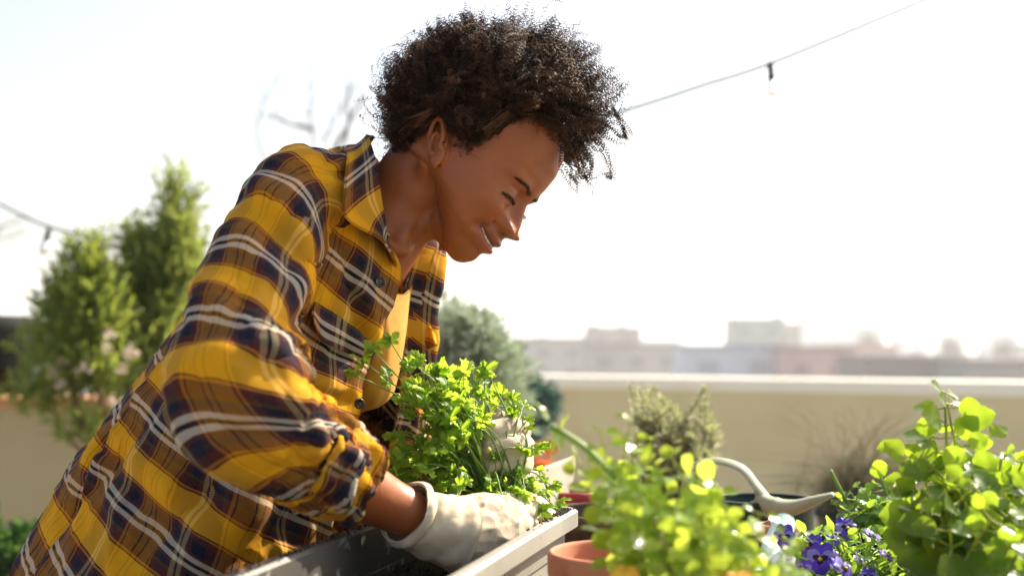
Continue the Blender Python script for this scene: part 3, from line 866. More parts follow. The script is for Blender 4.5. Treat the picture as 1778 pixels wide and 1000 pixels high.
# rolled cuff: three turns of cloth lying round the end of the sleeve
def roll(t0, t1, r0, r1, name, seed, voff):
    n = 34; cc = spline(Sp, 400); rr = spline(Sr[:, None], 400)[:, 0]
    i0, i1 = int(t0 * 399), int(t1 * 399)
    T = norm(cc[min(i1 + 1, 399)] - cc[i0 - 8]); ref = np.array([0, 1., 0]); Nv = norm(ref - T @ ref * T); Bv = np.cross(T, Nv)
    a = np.linspace(0, 2 * pi, 150)
    # section of the roll: outside, round the lip, back inside
    sec = [(-.5, .000), (-.50, .55), (-.42, .95), (-.2, 1.06), (.15, 1.05), (.42, .92), (.52, .6), (.50, .1), (.40, -.25), (.0, -.3)]
    sec = spline(np.array(sec), n)
    L = np.linalg.norm(cc[i1] - cc[i0]); base = cc[(i0 + i1) // 2]
    rad = r0
    g = np.zeros((n, 150, 3))
    for k, (ax_, h) in enumerate(sec):
        wv = 1 + .05 * np.sin(3 * a + seed) + .035 * np.sin(7 * a + seed * 2)
        ro = rad * wv + h * r1
        g[k] = base + T * (ax_ * L + .004 * np.sin(4 * a + seed + h * 2))[:, None] + ro[:, None] * (np.cos(a)[:, None] * Nv + np.sin(a)[:, None] * Bv)
    g = folds(g, seed + 50, .0040, (20, 20, 20)); g[:, -1] = g[:, 0]
    ls = np.concatenate([[0], np.cumsum(np.linalg.norm(np.diff(sec * [L, r1], axis=0), axis=1))])
    uv = np.stack([np.repeat((a * .05 + voff)[None], n, 0), np.repeat((ls + voff)[:, None], 150, 1)], -1)
    return sheet(name, g[::-1], sleeve, [M_PLAID], uv[::-1], .003)
roll(.845, .985, .0415, .0085, 'cuff', 3, .085)
roll(.800, .900, .0465, .0070, 'cuff', 5, .02)

# ---- far sleeve, seen only where it comes out behind the far panel
S2 = [P(600, 380, 1.66), P(640, 480, 1.73), P(668, 600, 1.77), P(678, 700, 1.74), P(690, 770, 1.66)]
g2, c2_, r2_, a2_ = sweep(np.array(S2), [.06, .062, .06, .055, .045], 90, 70, np.array([.0, 1., 0]))
g2 = folds(g2, 71, .004, (10, 6, 10)); g2[:, -1] = g2[:, 0]
sheet('sleeve', g2, shirt, [M_PLAID], metric_uv(g2))

# ---- collar: a stand round the neck with two wings folded over it
def collar_piece(top, out, tip, name, uoff):
    """rows from the fold line (top) down to the free edge (out)"""
    n = 26; t = np.linspace(0, 1, n)[:, None, None]
    bulge = np.sin(np.linspace(0, 1, n) * pi)[:, None, None] * .004
    g = top[None] * (1 - t) + out[None] * t
    nn = grid_normals(g); g = g + nn * bulge * tip
    uv = np.stack([np.repeat(np.linspace(0, .30, top.shape[0])[None] + uoff, n, 0), np.repeat(np.linspace(.185, .185 + .075, n)[:, None], top.shape[0], 1)], -1)
    al = np.linalg.norm(np.diff((top + out) / 2, axis=0), axis=1); al = np.concatenate([[0], np.cumsum(al)]); k0 = np.argmin(np.abs((CAMZ + HOR * 0 + ((top + out) / 2)[:, 2]) * 0 + np.linalg.norm((top + out) / 2 - P(634, 398, 1.375), axis=1)))
    uv = np.stack([np.repeat(np.linspace(0, .06, n)[:, None] + uoff, top.shape[0], 1), np.repeat((al - al[k0] + .002)[None], n, 0)], -1)
    return sheet(name, g, shirt, [M_PLAID], uv, .0028 * tip)
top = spline([P(672, 436, 1.450), P(666, 385, 1.412), P(658, 330, 1.392), P(652, 278, 1.395), P(642, 240, 1.46), P(642, 236, 1.53), P(668, 250, 1.585), P(715, 330, 1.60), P(742, 393, 1.585)], 90)
out = spline([P(690, 466, 1.440), P(664, 420, 1.388), P(600, 378, 1.338), P(598, 318, 1.335), P(602, 268, 1.385), P(598, 262, 1.55), P(650, 280, 1.63), P(745, 370, 1.64), P(768, 420, 1.60)], 90)
# near wing keeps its point at the lower left, below the ear
collar_piece(top[:62], out[:62], 1, 'collar', .05)
# far wing: hangs from the neck on the far side, its point towards the lens side
top2 = spline([P(744, 392, 1.565), P(738, 393, 1.56), P(722, 402, 1.55), P(712, 420, 1.535)], 40)
out2 = spline([P(766, 452, 1.575), P(758, 474, 1.56), P(745, 488, 1.548), P(712, 440, 1.53)], 40)
n = 22; t = np.linspace(0, 1, n)[:, None, None]; g = top2[None] * (1 - t) + out2[None] * t
g = g + grid_normals(g) * np.sin(t * pi) * .003
sheet('collar', g, shirt, [M_PLAID], np.stack([np.repeat(np.linspace(0, .06, 40)[None] + .045, n, 0), np.repeat(np.linspace(.045, .125, n)[:, None], 40, 1)], -1), .003)
top3 = spline([P(742, 392, 1.57), P(752, 410, 1.585), P(757, 430, 1.59)], 16)

# ---- buttons
m_btn = mat('button', (.028, .026, .020), .25); m_thread = mat('button_thread', (.2, .17, .1), .8)
def button(c, nrm, r=.0062):
    nrm = norm(np.array(nrm, float)); x_ = norm(np.cross([0, 0, 1.], nrm)); y_ = np.cross(nrm, x_); R = np.stack([x_, y_, nrm], 1)
    mb = MB(); prof = [(0, .0006), (r * .55, .0006), (r * .70, .0016), (r * .9, .0020), (r, .0012), (r, -.0006), (0, -.0006)]
    V, F = lathe(prof, (0, 0, 0), 28); mb.add(V @ R.T + c, F, 0)
    for s in (-1, 1):
        V, F = tube([(-.0012, s * .0009, .0007), (0, s * .0009, .0012), (.0012, s * .0009, .0007)], .0004, 6); mb.add(V @ R.T + c, F, 1)
    return mb.build('button', [m_btn, m_thread], shirt)
NEARPX = np.stack([889 + G[:, :seam, 0] / G[:, :seam, 1] * FPX, HOR - (G[:, :seam, 2] - CAMZ) / G[:, :seam, 1] * FPX], -1)
def surf_d(px, py):
    d = np.hypot(NEARPX[..., 0] - px, NEARPX[..., 1] - py); k = d < max(6, d.min() + 2); return G[:, :seam, 1][k].min()
for px, py, d, nn in [(px, py, surf_d(px, py) - .0055, nn) for px, py, d, nn in [(660, 489, 1.440, (.35, -.9, .1)), (643, 610, 1.432, (.5, -.85, 0)), (560, 577, 1.352, (.2, -.95, .1)), (624, 700, 1.43, (.5, -.85, 0))]]:
    button(P(px, py, d), nn)

# ---- chest pocket flap on the near panel, its edge turned up
fl_top = spline([P(x, y, surf_d(x, y) - .004) for x, y in ((548, 524), (566, 534), (604, 560), (640, 590))], 40)
fl_bot = spline([P(x, y, surf_d(x, y) - .010) for x, y in ((546, 566), (560, 592), (596, 608), (630, 622))], 40)
n = 20; t = np.linspace(0, 1, n)[:, None, None]; g = fl_top[None] * (1 - t) + fl_bot[None] * t
g = g + np.array([.1, -1, .15]) * (.004 + .006 * np.sin(t * pi) ** 1.0)
g = folds(g, 80, .0016, (18, 18, 18))
sheet('pocket_flap', g, shirt, [M_PLAID], np.stack([np.repeat(np.linspace(0, .075, 40)[None] + .02, n, 0), np.repeat(np.linspace(.04, .075, n)[:, None], 40, 1)], -1), .003)
g = np.array([[P(738, 562, 1.56), P(748, 568, 1.552), P(757, 580, 1.556)], [P(737, 590, 1.555), P(752, 594, 1.545), P(760, 598, 1.552)], [P(736, 604, 1.56), P(748, 604, 1.55), P(755, 600, 1.56)]])
g = np.stack([spline(g[i], 14) for i in range(3)]); g = spline(g, 16)
sheet('pocket_flap', g, shirt, [M_PLAID], metric_uv(g) + .01, .004)

# ---- mustard undershirt hanging from the chest
m_under = noisy_mat('undershirt', (.52, .24, .014), (.44, .19, .010), 30, .85, .3, 500, .0006)
n_ = 60
top_ = [P(640, 470, 1.49), P(668, 492, 1.485), P(690, 508, 1.49), P(708, 505, 1.515), P(718, 480, 1.56)]
mid1 = [P(620, 560, 1.47), P(655, 570, 1.455), P(686, 572, 1.475), P(703, 568, 1.51), P(702, 555, 1.57)]
mid2 = [P(590, 640, 1.47), P(640, 650, 1.455), P(676, 655, 1.475), P(692, 645, 1.515), P(686, 640, 1.58)]
bot_ = [P(560, 700, 1.48), P(628, 698, 1.465), P(655, 700, 1.48), P(676, 690, 1.515), P(660, 690, 1.59)]
low_ = [P(520, 700, 1.49), P(590, 712, 1.49), P(620, 715, 1.50), P(635, 706, 1.53), P(620, 700, 1.60)]
g = np.array([top_, mid1, mid2, bot_, low_]); g = np.stack([spline(g[i], 50) for i in range(5)]); g = spline(g, 70)
g = folds(g, 90, .0018, (14, 14, 6))
obj_ = sheet('undershirt', g, person, [m_under], metric_uv(g), .002)
# ================================================================== gardening gloves
def glove_mat():
    m = mat('glove_cloth', (.66, .60, .50), .85); n = N(m)
    f = n.noise(38, 6, .7)
    c = n.ramp(f, [(.36, (.60, .50, .35)), (.50, (.52, .42, .29)), (.57, (.36, .28, .19)), (.68, (.16, .115, .07))])
    n.l(c, n.b.inputs['Base Color']); n.b.inputs['Sheen Weight'].default_value = .15
    n.bump(n.noise(700, 3), .4, .0008)
    return m
M_GL = glove_mat(); M_CUFF = noisy_mat('glove_knit', (.64, .54, .38), (.54, .44, .30), 60, .9, .4, 600, .0008)
def chain(pts, n=18):
    q = spline(np.array([[*P(*p[:3]), p[3]] for p in pts]), n); V, F = tube(q[:, :3], q[:, 3], 16)
    tip = ellipsoid(q[-1, :3], q[-1, 3] * 1.0)
    return [(V, F), tip]
def make_glove(hand, fingers, cuffpts, name, seed, wr):
    ps = []
    for h in hand: ps += chain(h, 26)
    for f in fingers: ps += chain(f)
    V, F, Nn = remesh_union(ps, .0013, smooth=5)
    q = V * np.array([1, 1, 1.])
    d = wr * (1 - np.abs(vnoise(q * [34, 20, 22], 1.6, seed)) * 2) + wr * .6 * (1 - np.abs(vnoise(q * [60, 40, 60], 1.4, seed + 4)) * 2)
    V = V + Nn * d[:, None]
    o = obj(name, V, F, M_GL, person)
    # rolled knit hem
    c = spline(np.array([[*P(*p[:3]), p[3]] for p in cuffpts]), 30)
    g, cc, rr, aa = sweep(c[:, :3], c[:, 3], 60, 110, np.array([0, 1., 0.01]))
    k = np.linspace(0, 1, 60)[:, None]; wv = .0009 * np.sin(aa[None] * 5 + k * 9) + .0006 * np.sin(k * 26 + aa[None] * 1.5) * (k > .25) + .0045 * np.exp(-((k - .09) / .10) ** 2)
    g = g + norm(g - cc[:, None]) * wv[..., None]
    g = folds(g, seed + 7, .0012, (20, 20, 20)); g[:, -1] = g[:, 0]
    sheet('glove_cuff', g, o, [M_CUFF], metric_uv(g), .003)
    return o
make_glove(
    hand=[[(722, 900, 1.30, .0275), (765, 918, 1.312, .031), (805, 928, 1.325, .034), (845, 925, 1.345, .034), (872, 914, 1.365, .031)],
          [(800, 905, 1.33, .026), (838, 898, 1.345, .026), (870, 898, 1.365, .024)],
          [(800, 940, 1.315, .026), (835, 942, 1.33, .026), (865, 930, 1.35, .024)]],
    fingers=[[(862, 892, 1.355, .018), (895, 888, 1.380, .0150), (925, 892, 1.405, .0140), (948, 900, 1.425, .0130)],
             [(865, 910, 1.345, .017), (895, 912, 1.37, .0148), (918, 920, 1.39, .0135), (930, 936, 1.40, .0125)],
             [(860, 930, 1.35, .016), (880, 940, 1.37, .014), (893, 955, 1.385, .012)],
             [(845, 942, 1.34, .015), (862, 956, 1.35, .013), (870, 972, 1.36, .011)],
             [(850, 886, 1.36, .015), (884, 875, 1.385, .0140), (912, 873, 1.41, .0130), (934, 880, 1.425, .0120)]],
    cuffpts=[(703, 888, 1.290, .0292), (722, 899, 1.30, .0300), (745, 910, 1.307, .0325), (775, 920, 1.316, .0345), (800, 927, 1.325, .0372)],
    name='glove', seed=3, wr=.0013)
make_glove(
    hand=[[(735, 832, 1.56, .027), (790, 828, 1.545, .028), (850, 815, 1.52, .030), (882, 800, 1.505, .030)],
          [(875, 825, 1.50, .024), (885, 790, 1.50, .026), (880, 755, 1.50, .024)]],
    fingers=[[(893, 760, 1.50, .0145), (903, 745, 1.47, .0135), (880, 742, 1.44, .0125), (848, 748, 1.425, .0115)],
             [(898, 785, 1.49, .0145), (908, 775, 1.455, .0135), (880, 772, 1.43, .0128), (846, 780, 1.418, .0118)],
             [(898, 810, 1.49, .0140), (906, 803, 1.455, .0132), (880, 803, 1.43, .0125), (850, 808, 1.42, .0115)],
             [(894, 834, 1.49, .0130), (902, 832, 1.46, .0122), (880, 833, 1.44, .0115), (856, 836, 1.43, .0105)],
             [(868, 770, 1.50, .016), (866, 738, 1.475, .0138), (852, 720, 1.455, .0120)]],
    cuffpts=[(718, 834, 1.585, .033), (745, 832, 1.565, .031), (780, 829, 1.55, .030), (800, 826, 1.54, .031)],
    name='glove', seed=8, wr=.0011)
# ================================================================== terrace: table, planters, pots
AX = norm(np.array([.268, .963, 0.])); BX = np.array([AX[1], -AX[0], 0.])      # along / across the row of planters
def rrect(hw, hl, r, n=8):
    """rounded rectangle outline, counter-clockwise, (across, along)"""
    pts = []
    for cx, cy, a0 in ((hw - r, hl - r, 0), (-hw + r, hl - r, 90), (-hw + r, -hl + r, 180), (hw - r, -hl + r, 270)):
        for a in np.radians(np.linspace(a0, a0 + 90, n)): pts.append((cx + r * cos(a), cy + r * sin(a)))
    return np.array(pts)
def densify(o, step=.02):
    out = []
    for i in range(len(o)):
        a, b = o[i], o[(i + 1) % len(o)]; k = max(1, int(np.linalg.norm(b - a) / step))
        for j in range(k): out.append(a + (b - a) * j / k)
    return np.array(out)
def soil_mat(name='soil'):
    m = mat(name, (.035, .02, .012), .95); n = N(m)
    f = n.noise(180, 5, .7); n.l(n.ramp(f, [(.35, (.014, .008, .005)), (.55, (.045, .025, .014)), (.72, (.11, .062, .036))]), n.b.inputs['Base Color'])
    n.bump(f, .9, .004); return m
M_SOIL = soil_mat()
def dirt_and_shade(m, left):  # random soil stains, plus shade painted dark over the left lip
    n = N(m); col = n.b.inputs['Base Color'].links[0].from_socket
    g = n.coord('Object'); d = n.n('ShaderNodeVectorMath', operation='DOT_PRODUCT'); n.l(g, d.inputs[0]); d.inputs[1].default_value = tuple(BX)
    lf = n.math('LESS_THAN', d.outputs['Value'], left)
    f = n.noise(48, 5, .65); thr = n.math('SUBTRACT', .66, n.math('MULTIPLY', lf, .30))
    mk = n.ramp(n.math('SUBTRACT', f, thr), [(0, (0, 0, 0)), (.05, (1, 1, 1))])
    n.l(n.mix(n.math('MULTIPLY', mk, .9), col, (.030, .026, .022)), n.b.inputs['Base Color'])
def planter(name, centre, hw, hl, H_, m, label, cat='planter', group=None, ribs=True, lip=.016, soil_drop=.06, wall_t=.004):
    """long trough with a folded lip; centre is the middle of the rim"""
    cx, cy, cz = centre
    t = thing(name, (cx, cy, cz - H_), label, cat, group)
    prof = [(-lip - wall_t, -H_ + .01), (-lip, -.004), (-lip + .003, -.0005), (-.003, 0), (0, -.003), (0, -.020), (-.0025, -.0215), (-lip + .004, -.022), (-lip + .002, -.048), (-lip - .002, -.0500), (-lip - .004, -.085), (-lip - .007, -.0865), (-lip - .014, -H_), (-lip - .03, -H_)]
    base = densify(rrect(hw, hl, .022))
    rings = []
    for off, z in prof:
        s = np.array([(hw + off) / hw, (hl + off) / hl]); o = base * s
        rings.append(np.concatenate([o, np.full((len(o), 1), z)], 1))
    g = np.array(rings); g[..., 2] += .0012 * np.sin(g[..., 1] * 7)
    W = g[..., 0:1] * BX + g[..., 1:2] * AX + np.array([0, 0, 1.]) * g[..., 2:3] + np.array([cx, cy, cz])
    mb = MB(); mb.add(W.reshape(-1, 3), gridfaces(len(prof), len(base), cv=True)[:, ::-1])
    nb = len(base); mb.add(np.vstack([W[-1], W[-1].mean(0, keepdims=True)]), np.stack([np.arange(nb), (np.arange(nb) + 1) % nb, np.full(nb, nb)], 1))
    mb.add(np.vstack([W[0], W[0].mean(0, keepdims=True)]), np.stack([np.arange(nb), (np.arange(nb) + 1) % nb, np.full(nb, nb)], 1))
    mb.build('tub', [m], t, smooth=False)
    if ribs:
        for k in np.arange(-hl + .06, hl - .03, .085):
            for sx in (-1, 1):
                c = np.array([cx, cy, cz - .125]) + AX * k + BX * sx * (hw - lip - .0095)
                V, F = box((0, 0, 0), (.004, .008, .066)); V = V @ np.stack([BX, AX, [0, 0, 1.]], 1).T; obj('rib', V + c, F, [m], t, smooth=False)
    # soil
    nx, ny = 60, int(60 * hl / hw * .8)
    X, Y = np.meshgrid(np.linspace(-1, 1, nx) * (hw - lip - .003), np.linspace(-1, 1, ny) * (hl - lip - .003), indexing='ij')
    q = np.stack([X, Y, 0 * X], -1); zz = -soil_drop + .008 * fbm(q, 18, 3, 4) + .004 * fbm(q, 120, 2, 8)
    W = X[..., None] * BX + Y[..., None] * AX + zz[..., None] * np.array([0, 0, 1.]) + np.array([cx, cy, cz])
    mb = MB(); mb.add(W.reshape(-1, 3), gridfaces(nx, ny))
    tv, tf = ellipsoid((0, 0, 0), 1, nu=7, nv=5)
    n_ = 900; px = rng.uniform(-1, 1, n_) * (hw - lip - .006); py = rng.uniform(-1, 1, n_) * (hl - lip - .006)
    pos = px[:, None] * BX + py[:, None] * AX + np.array([cx, cy, cz - soil_drop + .004]) + rng.normal(0, .002, (n_, 3)) * [0, 0, 1]
    X_, Y_, Z_ = frames(rng.normal(0, 1, (n_, 3))); mb.add(*place((tv, tf), pos, X_, Y_, Z_, rng.uniform(.0007, .0024, n_)[:, None] * rng.uniform(.6, 1.2, (n_, 3))))
    s = mb.build('soil', [M_SOIL], t)
    return t
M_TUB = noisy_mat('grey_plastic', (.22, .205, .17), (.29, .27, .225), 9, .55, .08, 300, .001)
M_TUBD = noisy_mat('dark_plastic', (.016, .016, .016), (.03, .03, .028), 20, .5, .1, 200, .001)
rimz = CAMZ - .19
far = np.array([.082, 1.48, rimz]); hw, hl = .098, .36
cc_ = far - BX * hw - AX * hl
dirt_and_shade(M_TUB, float(cc_ @ BX) - .02)
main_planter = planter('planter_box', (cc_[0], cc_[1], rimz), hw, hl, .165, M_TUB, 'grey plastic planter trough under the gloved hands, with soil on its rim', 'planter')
# crumbs of soil spilled on the lip; left ones also stand in for shade
mb = MB(); n_ = 150
al = hl - .02 - np.abs(rng.normal(0, .07, n_)); ac = hw - .003 - rng.random(n_) ** .6 * .013
pos = cc_ + AX * al[:, None] + BX * ac[:, None] + np.array([0, 0, .0012]); X_, Y_, Z_ = frames(rng.normal(0, 1, (n_, 3)))
mb.add(*place(ellipsoid((0, 0, 0), 1, nu=6, nv=5), pos, X_, Y_, Z_, rng.uniform(.0005, .0017, n_) ))
n_ = 300; al = rng.uniform(-.35, .3, n_); ac = -hw + .004 + rng.random(n_) * .012
pos = cc_ + AX * al[:, None] + BX * ac[:, None] + np.array([0, 0, .0012]); X_, Y_, Z_ = frames(rng.normal(0, 1, (n_, 3)))
mb.add(*place(ellipsoid((0, 0, 0), 1, nu=6, nv=5), pos, X_, Y_, Z_, rng.uniform(.0005, .0016, n_)))
o_ = mb.build('soil_and_shade_crumbs', [M_SOIL], main_planter); o_['kind'] = 'stuff'
M_TUBB = noisy_mat('beige_plastic', (.34, .30, .23), (.40, .36, .28), 12, .6, .1, 200, .001)
e0, e1 = P(858, 842, 1.66), P(1000, 798, 2.05); e1[2] = e0[2] + .004; dn_ = np.array([0, 0, -.11])
Vb_ = []
for k_, (a__, b__) in enumerate(((e0, e1), (e0 + dn_, e1 + dn_ - (e1 - e0) * .10))):
    for q__ in (a__, b__):
        for s__ in (0, .008): Vb_.append(q__ - BX * s__)
Fb_ = np.array([[0, 2, 3, 1], [4, 5, 7, 6], [0, 4, 6, 2], [1, 3, 7, 5], [0, 1, 5, 4], [2, 6, 7, 3]])
o_ = obj('board', np.array(Vb_), Fb_, M_TUBB, smooth=False); _m = o_.modifiers.new('b', 'BEVEL'); _m.width = .002; _m.segments = 2
tag(o_, 'beige board with a slanted end standing behind the gloved hands', 'board')
M_BLUE = noisy_mat('blue_grey_plastic', (.22, .26, .29), (.30, .34, .37), 14, .5, .1, 200, .001)
q = P(1584, 885, 1.6)
planter('planter_box', (q[0] + BX[0] * .10 - AX[0] * .20, q[1] + BX[1] * .10 - AX[1] * .20, q[2]), .10, .34, .16, M_BLUE, 'blue-grey planter trough holding the large-leaved green herb at the right edge', 'planter', ribs=False)
q = P(1475, 905, 1.52)
planter('planter_box', (q[0] - AX[0] * .18, q[1] - AX[1] * .18, q[2] - .03), .075, .30, .13, M_TUBD, 'dark planter trough holding the purple pansies', 'planter', ribs=False)
# table
M_WOOD = noisy_mat('weathered_wood', (.16, .115, .075), (.24, .18, .12), 14, .8, .3, 90, .002)
tb = thing('table', (.15, 1.5, 0), 'weathered wooden slatted table under the planters and pots', 'table')
TZ = rimz - .168
for k in range(-6, 11):
    c = np.array([-.02, 1.42, TZ - .012]) + BX * (k * .078 + .03); V, F = box((0, 0, 0), (.072, 1.7, .022)); V = V @ np.stack([BX, AX, [0, 0, 1.]], 1).T
    obj('slat', V + c, F, M_WOOD, tb, smooth=False)
for a in (-.75, .75):
    for b in (-.42, .78):
        c = np.array([-.02, 1.42, (TZ - .024) / 2]) + BX * b + AX * a; V, F = box((0, 0, 0), (.06, .06, TZ - .026)); V = V @ np.stack([BX, AX, [0, 0, 1.]], 1).T
        obj('leg', V + c, F, M_WOOD, tb, smooth=False)

def pot(name, c, r, h, m, label, cat='plant pot', group=None, rim=.02, taper=.72, soil=.03, wall=.006):
    """round pot, c = centre of the rim opening"""
    c = np.asarray(c, float); t = thing(name, (c[0], c[1], c[2] - h), label, cat, group)
    prof = [(.001, -h), (r * taper, -h), (r * taper + .002, -h + .003), (r - .007, -rim - .004), (r - .001, -rim), (r, -rim + .003), (r, -.004), (r - .002, -.001), (r - .004, 0), (r - wall + .001, -.001), (r - wall, -.004), (r - wall - .001, -rim), (r * taper - wall, -h + .012)]
    V, F = lathe(prof, c, 72); mb = MB(); mb.add(V, F); mb.build('shell', [m], t)
    if soil is not None:
        rr = np.linspace(0, 1, 20)[:, None]; a = np.linspace(0, 2 * pi, 48, endpoint=False)[None]; R_ = (r - wall - soil * (1 - taper) * r / h * .9 - .001)
        q = np.stack([rr * R_ * np.cos(a), rr * R_ * np.sin(a), 0 * rr * a], -1); q[..., 2] = -soil + .005 * fbm(q, 30, 3, 2) + .002 * fbm(q, 160, 2, 3)
        mb = MB(); mb.add(q.reshape(-1, 3) + c, gridfaces(20, 48, cv=True)); mb.build('soil', [M_SOIL], t)
    return t
M_TERRA = noisy_mat('terracotta', (.46, .150, .068), (.56, .215, .11), 25, .8, .15, 260, .0008)
M_BROWN = noisy_mat('brown_pot', (.045, .026, .016), (.09, .055, .034), 40, .7, .2, 200, .001)
M_BLACKP = mat('black_plastic', (.012, .012, .012), .5, Specular_IOR_Level=.2)
pot('terracotta_pot', P(1083, 954, 1.2), .073, .115, M_TERRA, 'terracotta pot in the foreground, right of the grey planter corner', rim=.024, soil=.045)
pot('brown_pot', P(1052, 884, 1.76), .088, .12, M_BROWN, 'dark brown pot with a black lip, behind the grey planter corner', soil=.05)
pot('red_pot', P(1000, 850, 1.98), .040, .075, mat('red_plastic', (.33, .02, .014), .35), 'small glossy red pot beside the end of the beige board', soil=.012)
pot('terracotta_pot', P(712, 748, 1.95), .07, .10, M_TERRA, 'terracotta pot half hidden between the shirt and the parsley', soil=.02)
pot('terracotta_pot', P(1352, 908, 1.66), .030, .07, M_TERRA, 'small terracotta pot behind the rolled aqua plastic sheet', soil=.012)
pot('plant_pot', P(1190, 1090, 1.02), .066, .085, M_BLACKP, 'black pot of the blurred bright green herb nearest the lens', soil=.01)
# watering can
M_CAN = noisy_mat('dark_green_plastic', (.012, .030, .020), (.02, .042, .03), 15, .45, Specular_IOR_Level=.25)
M_SAGE = noisy_mat('sage_plastic', (.34, .35, .23), (.40, .41, .28), 15, .5, Specular_IOR_Level=.25)
c = P(1322, 868, 1.80); wc = thing('watering_can', (c[0], c[1], c[2] - .13), 'dark green watering can with a pale sage arched handle and spout pointing right', 'watering can')
a = 1.0; r = .066
prof = [(.001, -.125), (r * .92, -.125), (r * .98, -.11), (r, -.01), (r + .002, -.002), (r + .001, .001), (r - .002, .0005), (r - .004, -.01), (r * .90, -.118)]
V, F = lathe(prof, (0, 0, 0), 64); V = V * [1.12, .95, 1] + c; mb = MB(); mb.add(V, F); mb.build('can_body', [M_CAN], wc)
V, F = lathe([(r - .003, .0005), (r - .003, .004), (r + .004, .004), (r + .004, -.003), (r, -.003)], (0, 0, 0), 64); mb = MB(); mb.add(V * [1.12, .95, 1] + c, F); mb.build('lip', [M_CAN], wc)
hp = spline([P(1186, 858, 1.80), P(1188, 832, 1.79), P(1205, 808, 1.78), (P(1245, 799, 1.77)), P(1287, 812, 1.76), P(1313, 842, 1.75), P(1335, 868, 1.74), P(1352, 878, 1.735)], 60)
V, F = tube(hp, np.stack([np.interp(np.linspace(0, 1, 60), [0, .5, .85, 1], [.0022, .0024, .003, .005]), np.interp(np.linspace(0, 1, 60), [0, .3, .85, 1], [.0075, .008, .0085, .012])], 1), 18, up=(0, -.2, 1)); mb = MB(); mb.add(V, F); mb.build('handle', [M_SAGE], wc)
sp = spline([P(1318, 862, 1.75), P(1345, 880, 1.735), P(1378, 880, 1.72), P(1415, 868, 1.70), P(1447, 857, 1.69)], 40)
V, F = tube(sp, np.stack([np.interp(np.linspace(0, 1, 40), [0, .25, .55, 1], [.008, .015, .010, .003]), np.interp(np.linspace(0, 1, 40), [0, .3, .6, 1], [.012, .018, .014, .008])], 1), 24, up=(0, 0, 1)); mb = MB(); mb.add(V, F); mb.build('spout', [M_SAGE], wc)
V, F = tube(spline([P(1313, 850, 1.75), P(1316, 866, 1.75), P(1306, 873, 1.752), P(1298, 877, 1.755)], 16), .0035, 8); mb = MB(); mb.add(V, F); mb.build('catch', [M_SAGE], wc)
sp = spline([P(1352, 888, 1.745), P(1356, 915, 1.75), P(1345, 935, 1.76), P(1330, 960, 1.78)], 20)
V, F = tube(sp, np.interp(np.linspace(0, 1, 20), [0, 1], [.018, .028]), 20); mb = MB(); mb.add(V, F); mb.build('neck', [M_CAN], wc)
# saucer edge below the can
# rolled plastic sheet
M_AQUA = mat('aqua_plastic', (.50, .66, .60), .25); M_AQUA.node_tree.nodes['Principled BSDF'].inputs['Transmission Weight'].default_value = .25
a_, b_ = P(1362, 905, 1.47), P(1322, 1010, 1.38); t = np.linspace(0, 1, 30); ang = np.linspace(0, 4.3 * pi, 130); ax_ = norm(b_ - a_); e1 = norm(np.cross(ax_, [0, 1., 0])); e2 = np.cross(ax_, e1)
rad = .0135 - .0042 * ang / ang[-1]
g = a_ + (b_ - a_) * t[:, None, None] + ((rad * np.cos(ang))[:, None] * e1 + (rad * np.sin(ang))[:, None] * e2)[None] * (1 + .25 * t[:, None, None])
o = sheet('plastic_roll', g, None, [M_AQUA], metric_uv(g), .0009); tag(o, 'rolled pale aqua plastic sheet standing beside the pansies', 'plastic roll')
# thin pale loop of wire in front of the can
V, F = tube(spline([P(1262, 919, 1.5), P(1290, 916, 1.49), P(1325, 908, 1.48), P(1352, 894, 1.47)], 24), .0016, 8); o = obj('plant_tie', V, F, M_SAGE); tag(o, 'thin pale curved plant tie in front of the watering can', 'plant tie')
# ================================================================== plants
def leaf_tpl(nu=9, nv=5, shape='oval', fold=.25, curl=.25, serr=0.):
    """leaf lying along +X, 1 long, surface up +Z"""
    u = np.linspace(0, 1, nu)
    if shape == 'oval': w = .36 * np.sin(pi * u ** .85) ** .75
    elif shape == 'round': w = .46 * np.sin(pi * u ** .9) ** .55
    elif shape == 'lance': w = .13 * np.sin(pi * u ** .7) ** .8
    elif shape == 'needle': w = .05 * np.sin(pi * u) ** .5
    w = w + .004
    w = w * (1 + serr * ((np.arange(nu) % 2) - .5))
    v = np.linspace(-1, 1, nv)
    X = np.repeat(u[:, None], nv, 1); Y = w[:, None] * v[None]; Z = fold * np.abs(Y) - curl * (X ** 2) * .5 + .02 * np.sin(X * 14) * np.abs(v)
    return np.stack([X, Y, Z], -1).reshape(-1, 3), gridfaces(nu, nv)
OVAL = leaf_tpl(11, 5); ROUND = leaf_tpl(11, 7, 'round', .2, .3); LANCE = leaf_tpl(7, 3, 'lance', .3, .3); NEED = leaf_tpl(3, 2, 'needle', 0, .1)
MINT = leaf_tpl(13, 5, 'oval', .25, .3, .12); MINT[0][:, 1] *= 1.25
